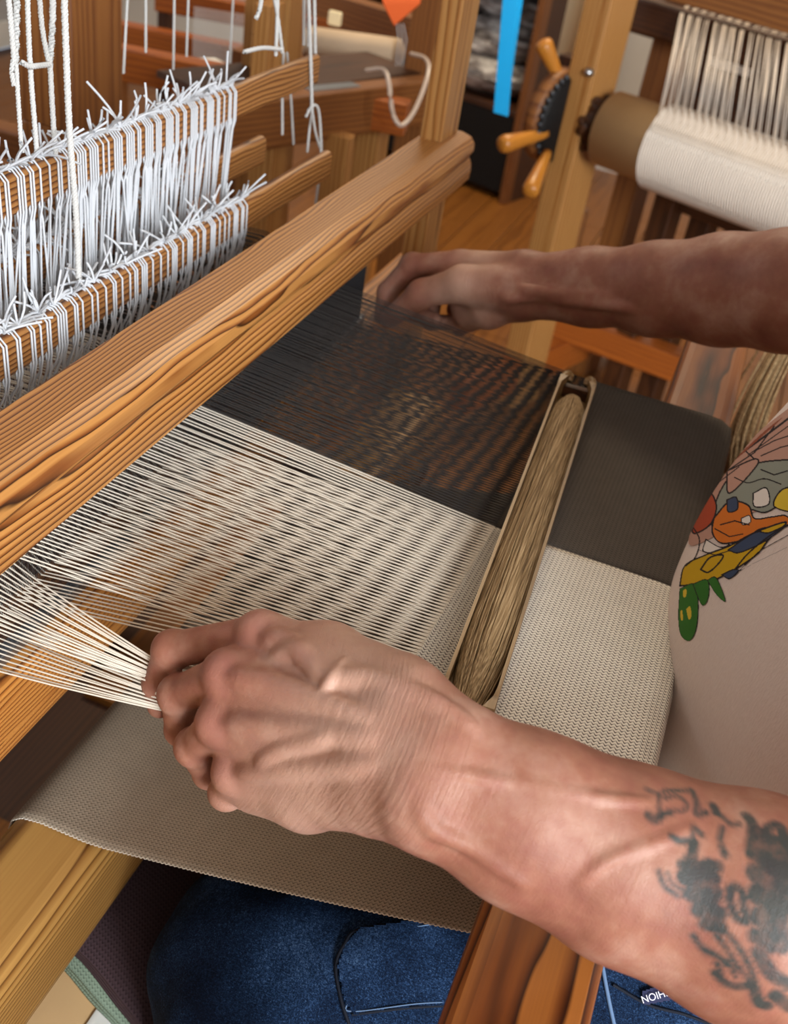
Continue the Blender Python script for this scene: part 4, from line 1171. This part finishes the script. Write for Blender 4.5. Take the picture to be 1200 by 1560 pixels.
roll2 = thing('warp_beam', RA, 'kraft covered warp beam wound with ivory thread on the loom at right', 'warp beam')
lathe('kraft_cover', [(0, .060), (.001, .076), (.999, .076), (1, .060)], RA, RA + AX * 1.0, M_KRAFT, roll2, 40)
lathe('wound_thread', [(0, .077), (.01, .083), (.99, .083), (1, .077)], RA + AX * .125, RA + AX * .95, M_WARP2, roll2, 40)
lathe('axle', [(0, .020), (1, .020)], RA - AX * .10, RA + AX * 0, W_DARK, roll2, 16)
lathe('knob', [(0, .030), (.2, .050), (.8, .052), (1, .036)], RA - AX * .055, RA - AX * .012, W_DARK, roll2, 16)
for a in np.linspace(0, 2 * math.pi, 7)[:-1]:
    cpt = RA - AX * .035 + (math.cos(a) * PV + math.sin(a) * V3(0, 0, 1)) * .043
    v_, f_ = tubes_np(np.array([[cpt + (math.cos(b) * PV * .6 + math.sin(b) * V3(0, 0, .6) + AX * .3 * math.cos(2 * b)) * .022 for b in np.linspace(0, 2 * math.pi, 14)]]), .009, 8)
    mesh('rope_turn', v_ - cpt, f_, W_DARK, roll2, Matrix.Translation(cpt), smooth=True)
# threads from beam up over the back beam and away
th = []; surf = []
nth = 200
for i in range(nth):
    u = .125 + .82 * i / nth + (.004 * (-1) ** (i // 2))
    uu = .125 + .82 * (i // 5) / (nth / 5) * .995
    ut = u * .4 + uu * .6 + rng.normal(0, .0012)
    base = RA + AX * u
    t0 = base + (-PV * math.cos(.9) + V3(0, 0, 1) * math.sin(.9)) * .0845
    t1 = base + (-PV * math.cos(.35) + V3(0, 0, 1) * math.sin(.35)) * .0845
    f0 = bb + AX * (ut - .125) - PV * .0315 - V3(0, 0, .012)
    f1 = bb + AX * (ut - .125) - PV * .018 + V3(0, 0, .0025)
    f2 = f1 + PV * .9 + V3(0, 0, .10) + AX * .03
    j = rng.normal(0, .0015, 3)
    th.append([t1, t0, t0 + (f0 - t0) * .33 + j, t0 + (f0 - t0) * .66 + j, f0, f1, f1 * .5 + f2 * .5, f2])
wv = tubes('warp_threads', np.array(th), .0012, M_WARP2, roll2, 5)
rid = []
for i in range(150):
    u = .127 + .82 * i / 150
    rid.append([RA + AX * u + (-PV * math.cos(a) + V3(0, 0, 1) * math.sin(a)) * .0835 for a in np.linspace(-1.6, 1.5, 16)])
tubes('thread_ridges', np.array(rid), .0024, M_WARP2, roll2, 5)
# crank wheel with turned handles
WC = P(850, 178, 2.26)
cw = thing('crank_wheel', WC, 'wooden crank wheel with black toothed face and turned handles', 'wheel')
lathe('wheel_disc', [(0, .085), (.1, .098), (.9, .098), (1, .088)], WC - AX * .022, WC + AX * .012, W_BACK, cw, 40)
lathe('toothed_face', [(0, .090), (.5, .093), (1, .086)], WC + AX * .012, WC + AX * .026, M_BLACK, cw, 40)
for a in np.linspace(0, 2 * math.pi, 37)[:-1]:
    q = WC + AX * .019 + (math.cos(a) * PV + math.sin(a) * V3(0, 0, 1)) * .091
    lathe('tooth', [(0, .006), (.5, .006), (1, .003)], q, q + (math.cos(a) * PV + math.sin(a) * V3(0, 0, 1)) * .008, M_DENT, cw, 6)
for px, py, qx, qy in ((856, 130, 826, 62), (832, 203, 762, 221), (834, 232, 806, 295)):
    a = P(px, py, 2.22); b = P(qx, qy, 2.16)
    lathe('handle', [(0, .009), (.12, .011), (.7, .0165), (.9, .0185), (.97, .016), (1, .008)], a, b, W_HANDLE, cw, 16)
lathe('axle', [(0, .018), (1, .018)], WC - AX * .03, WC + AX * .10, W_DARK, cw, 12)
q = P(868, 108, 2.26); beam('clamp_block', q - V3(0, 0, .03), q + V3(0, 0, .03), .05, .04, W_DARK, cw, up=tuple(PV))

# --- cabinet with bags on its shelf
CF = P(770, 145, 3.92)
cab = thing('shelf_cabinet', (CF[0], CF[1], 0), 'dark open cabinet behind the turquoise ribbon, bags on its shelf', 'cabinet')
ca = V3(-.30, -.95, 0); ca /= np.linalg.norm(ca); cb = V3(.95, -.30, 0); cb /= np.linalg.norm(cb)
beam('shelf_board', CF + ca * -.55, CF + ca * .175, .40, .022, W_DARK, cab)
beam('shelf_board', CF + ca * -.55 + V3(0, 0, .50), CF + ca * .175 + V3(0, 0, .42), .40, .022, W_DARK, cab)
p0 = CF + ca * .200 - cb * .20
beam('side_board', (p0[0], p0[1], 0), (p0[0], p0[1], 1.5), .025, .05, W_BACK, cab, up=tuple(cb))
p0 = CF + ca * .200
beam('side_board', (p0[0], p0[1], 0), (p0[0], p0[1], 1.5), .022, .38, W_DARK, cab, up=tuple(cb))
p0 = CF - ca * .57
beam('side_board', (p0[0], p0[1], 0), (p0[0], p0[1], 1.5), .022, .40, W_DARK, cab, up=tuple(cb))
p0 = CF + cb * .19 - ca * .19
beam('back_board', (p0[0], p0[1], 0), (p0[0], p0[1], 1.5), .74, .012, M_BLACK, cab, up=tuple(cb))
p0 = CF - cb * .195 - ca * .19
beam('dark_door', (p0[0], p0[1], .03), (p0[0], p0[1], CF[2] - .012), .73, .018, M_BLACK, cab, up=tuple(cb))
def bag(px, py, d, rx, ry, rz, seed, label):
    c = P(px, py, d); g = Grid(c - .32, c + .32, .011)
    r_ = np.random.default_rng(seed)
    rot = np.array([ca, cb, V3(0, 0, 1)])
    g.ell(c, (rx, ry, rz), .03, rot=rot)
    for _ in range(7):
        o_ = r_.uniform(-1, 1, 3) * np.array([rx, ry, rz]) * .7; g.ell(c + o_[0] * ca + o_[1] * cb + o_[2] * V3(0, 0, 1), (r_.uniform(.06, .11), r_.uniform(.05, .09), r_.uniform(.015, .035)), .035, rot=rot)
    V, F = g.nets(); o = mesh('plastic_bag', V - c, F, M_BAG, None, Matrix.Translation(c), smooth=True)
    return tag(o, label, 'bag', 'bags on the cabinet shelf')
bag(745, 112, 3.85, .19, .12, .062, 1, 'crumpled clear plastic bag of grey fabric lowest on the shelf')
bag(760, 60, 3.85, .20, .13, .066, 2, 'shiny clear plastic bag lying on top of the lowest bag')
bag(780, 5, 3.88, .20, .13, .062, 3, 'topmost grey plastic bag of the pile on the shelf')

# --- turquoise ribbon
rb = []
for t in np.linspace(0, 1, 14):
    c = P(785 - 17 * t, -40 + 214 * t, 1.9)
    w = .031; fx = V3(.35, -.93, 0); fx /= np.linalg.norm(fx); nb = V3(-.93, -.35, 0)
    op = .2 + .5 * t
    rb.append([c - fx * w * .62, c + fx * w * .15 + nb * .010 * op * 2, c + fx * w * (.42 + .2 * math.sin(3 * t + 2)) - nb * .004])
rb = np.array(rb); V = rb.reshape(-1, 3); F = [(i * 3 + j, i * 3 + j + 1, (i + 1) * 3 + j + 1, (i + 1) * 3 + j) for i in range(13) for j in range(2)]
o = mesh('ribbon', V - V.mean(0), F, M_RIBBON, None, Matrix.Translation(V.mean(0))); md = o.modifiers.new('thick', 'SOLIDIFY'); md.thickness = .0015
tag(o, 'folded turquoise ribbon hanging in front of the shelf of bags', 'ribbon')

# --- rolled cream paper standing against the loom post
a = P(868, 95, 2.42); b = a + V3(0, 0, .60)
o = lathe('paper_roll', [(0, .030), (.002, .034), (.998, .034), (1, .030)], a, b, M_CREAM, None, 28); tag(o, 'rolled cream paper standing beside the loom post at right', 'paper roll')
q = P(893, 108, 2.32); o = beam('lath', q, q + V3(0, 0, .5), .012, .03, W_HANDLE, None, up=tuple(PV)); tag(o, 'pale wooden lath upright between paper roll and loom post', 'lath')

# --- loom standing behind, left and centre
LB = thing('rear_loom', (1.9, .75, 0), 'brown pine loom behind the harness with side rail and open tray', 'loom')
up_beam('post', 418, 40, 1.95, 0, 1.25, .072, .09, W_POST, LB)
up_beam('bolt_block', 400, 165, 1.86, P(400, 212, 1.86)[2], P(400, -20, 1.86)[2], .060, .03, W_POST, LB)
for py in (53, 174):
    q = P(388, py, 1.828); lathe('bolt_hole', [(0, .006), (1, .006)], q, q + V3(.012, 0, 0), M_BLACK, LB, 10)
r0, r1 = P(330, 232, 1.80), P(655, 118, 2.10); r1[2] = r0[2] = (r0[2] + r1[2]) / 2
beam('side_rail', r0, r1, .045, .085, W_BACK, LB)
beam('tray_board', r0 + V3(.06, .10, .035), r1 + V3(.06, .10, .035), .16, .012, W_DARK, LB)
up_beam('leg', 507, 300, 2.02, 0, r0[2] - .03, .034, .05, W_POST, LB)
up_beam('leg', 563, 240, 2.14, 0, r0[2] - .03, .06, .05, W_POST, LB)
up_beam('leg', 628, 200, 2.22, 0, 1.0, .05, .06, W_BACK, LB)
up_beam('leg', 400, 330, 2.0, 0, r0[2] - .03, .06, .05, W_POST, LB)
q0, q1 = P(470, 8, 2.5), P(650, 40, 2.35); q1[2] = q0[2]
beam('cross_rail', q0, q1, .05, .085, W_BACK, LB)
q0, q1 = P(470, 88, 2.35), P(556, 100, 2.28); q1[2] = q0[2]
beam('cross_rail', q0, q1, .05, .055, W_BACK, LB)
q0, q1 = P(478, 48, 2.55), P(650, 48, 2.5); q1[2] = q0[2]
beam('dark_gap_sheet', q0, q1, .02, .12, M_BLACK, LB)  # black sheet added to stand for the shade in the gap below the rail
q0, q1 = P(470, 62, 2.30), P(608, 82, 2.20)
o = lathe('cloth_bolt', [(0, .026), (.02, .030), (.97, .030), (1, .022)], q0, q1, M_FOAM, None, 20); tag(o, 'small rolled bolt of pale cloth on the rear loom', 'cloth roll')
q = P(485, 128, 1.93); o = beam('steel_ruler', q - V3(.05, .0, 0), q + V3(.06, -.05, 0), .028, .003, M_STEEL, None); tag(o, 'short steel strip lying on the rear loom tray', 'ruler')
q = P(510, 28, 2.3); o = beam('wooden_tag', q - V3(0, 0, .014), q + V3(0, 0, .014), .03, .012, M_CREAM, None, up=(1, 0, 0)); tag(o, 'small cream wooden tag hanging above the pale cloth bolt', 'tag')
hs = curve_pts([P(558, 107, 1.93), P(583, 106, 1.90), P(592, 125, 1.88), P(598, 172, 1.88), P(612, 191, 1.89), P(633, 165, 1.91), P(652, 112, 1.94), P(648, 90, 1.98), P(626, 82, 2.02)], 60)
o = tubes('hose', hs[None], .0042, M_TUBE, None, 8, kind=None); tag(o, 'loop of translucent plastic hose hanging on the rear loom rail', 'hose')
a, b, c_, d_ = P(575, -25, 1.9), P(642, -20, 1.9), P(640, 6, 1.89), P(600, 40, 1.88)
V = np.array([a, b, c_, d_, P(584, 8, 1.88)]); o = mesh('felt_pennant', V - V.mean(0), [(0, 1, 2, 3, 4)], M_ORANGE, None, Matrix.Translation(V.mean(0))); md = o.modifiers.new('thick', 'SOLIDIFY'); md.thickness = .003
tag(o, 'orange felt piece hanging point down above the rear loom', 'felt piece')
o = tubes('pennant_strings', np.array([[P(604 + i * 5, 36, 1.89), P(607 + i * 6, 60, 1.9), P(603 + i * 5, 100, 1.92)] for i in range(3)]), .0010, M_CORD, None, 5, kind=None); tag(o, 'three thin strings hanging below the orange felt', 'string')

LC = thing('far_loom', (2.1, 1.3, 0), 'orange toned loom at back left behind the white tufts', 'loom')
q0 = P(160, 84, 2.1); q1 = P(392, 135, 2.1); q1[2] = q0[2]
def yrail(name, px, py, d, x_len, w, h, mat, back=.0):
    q = P(px, py, d); return beam(name, q + V3(0, .0, 0), q - V3(-.12, x_len, 0), w, h, mat, LC)
yrail('front_rail', 150, 88, 2.05, .60, .05, .06, W_ORANGE)
yrail('middle_rail', 180, 52, 2.45, .62, .05, .055, W_ORANGE)
yrail('top_rail', 240, -3, 2.5, .50, .05, .05, W_ORANGE)
q = P(252, 35, 2.6); beam('upright', (q[0], q[1], 0), (q[0], q[1], 1.1), .03, .03, W_DARK, LC, up=(0, 1, 0))
q = P(170, 120, 2.2); beam('upright', (q[0], q[1], 0), (q[0], q[1], q[2]), .05, .05, W_BACK, LC, up=(0, 1, 0))
q = P(372, 150, 2.3); beam('upright', (q[0], q[1], 0), (q[0], q[1], q[2] + .1), .05, .05, W_BACK, LC, up=(0, 1, 0))
hl = []
for i in range(26):
    x_ = 295 + i * 3.2; hl.append([P(x_ + 2, 10 + i * .5, 2.35), P(x_, 60, 2.33), P(x_ - 1, 100, 2.32)])
tubes('heddles', np.array(hl), .0008, M_COTTON, LC, 4)
q = P(305, 92, 2.1); o = beam('paper_slip', q - V3(.02, 0, 0), q + V3(.03, -.03, 0), .05, .002, M_PAPER, None); tag(o, 'white paper slip lying behind the orange toned rail', 'paper')
# lower rails seen at the left edge
q0 = P(-20, 205, 1.9); beam('low_rail', q0, q0 + V3(.0, -.32, 0), .05, .05, W_BACK, LC)
# slack cords dropping to the rearmost shafts
for (x0, y0, x1, y1) in ((196, -40, 188, 112), (222, -40, 222, 80), (266, -40, 264, 106), (288, -40, 284, 86), (357, -40, 350, 96)):
    o = rope('cord', [PY(x0, y0, .62), PY((x0 + x1) / 2, (y0 + y1) / 2, .62), PY(x1, y1, .62)], .0014, s4)

# --- yarn hank laid over the far end of the front beam
hk = []
for i in range(60):
    o_ = rng.normal(0, 1, 3) * V3(.006, .007, .004)
    hk.append(curve_pts([P(1205, 505, 1.22) + o_, P(1175, 560, 1.18) + o_, P(1150, 610, 1.14) + o_ * 1.1, P(1128, 668, 1.10) + o_ * 1.2, P(1120, 720, 1.09) + o_], 16))
tubes_o = tubes('yarn_hank', np.array(hk), .0013, M_WEFT, None, 5, kind=None); tag(tubes_o, 'hank of ivory yarn hanging beside the far end of the front beam', 'yarn hank')
# baseboards
struct(slab('baseboard_far', (XR1 - .02, YR0, 0), (XR1, YR1, .10), M_FRAME))
struct(slab('baseboard_left', (XR0, YR1 - .02, 0), (XR1, YR1, .10), M_FRAME))
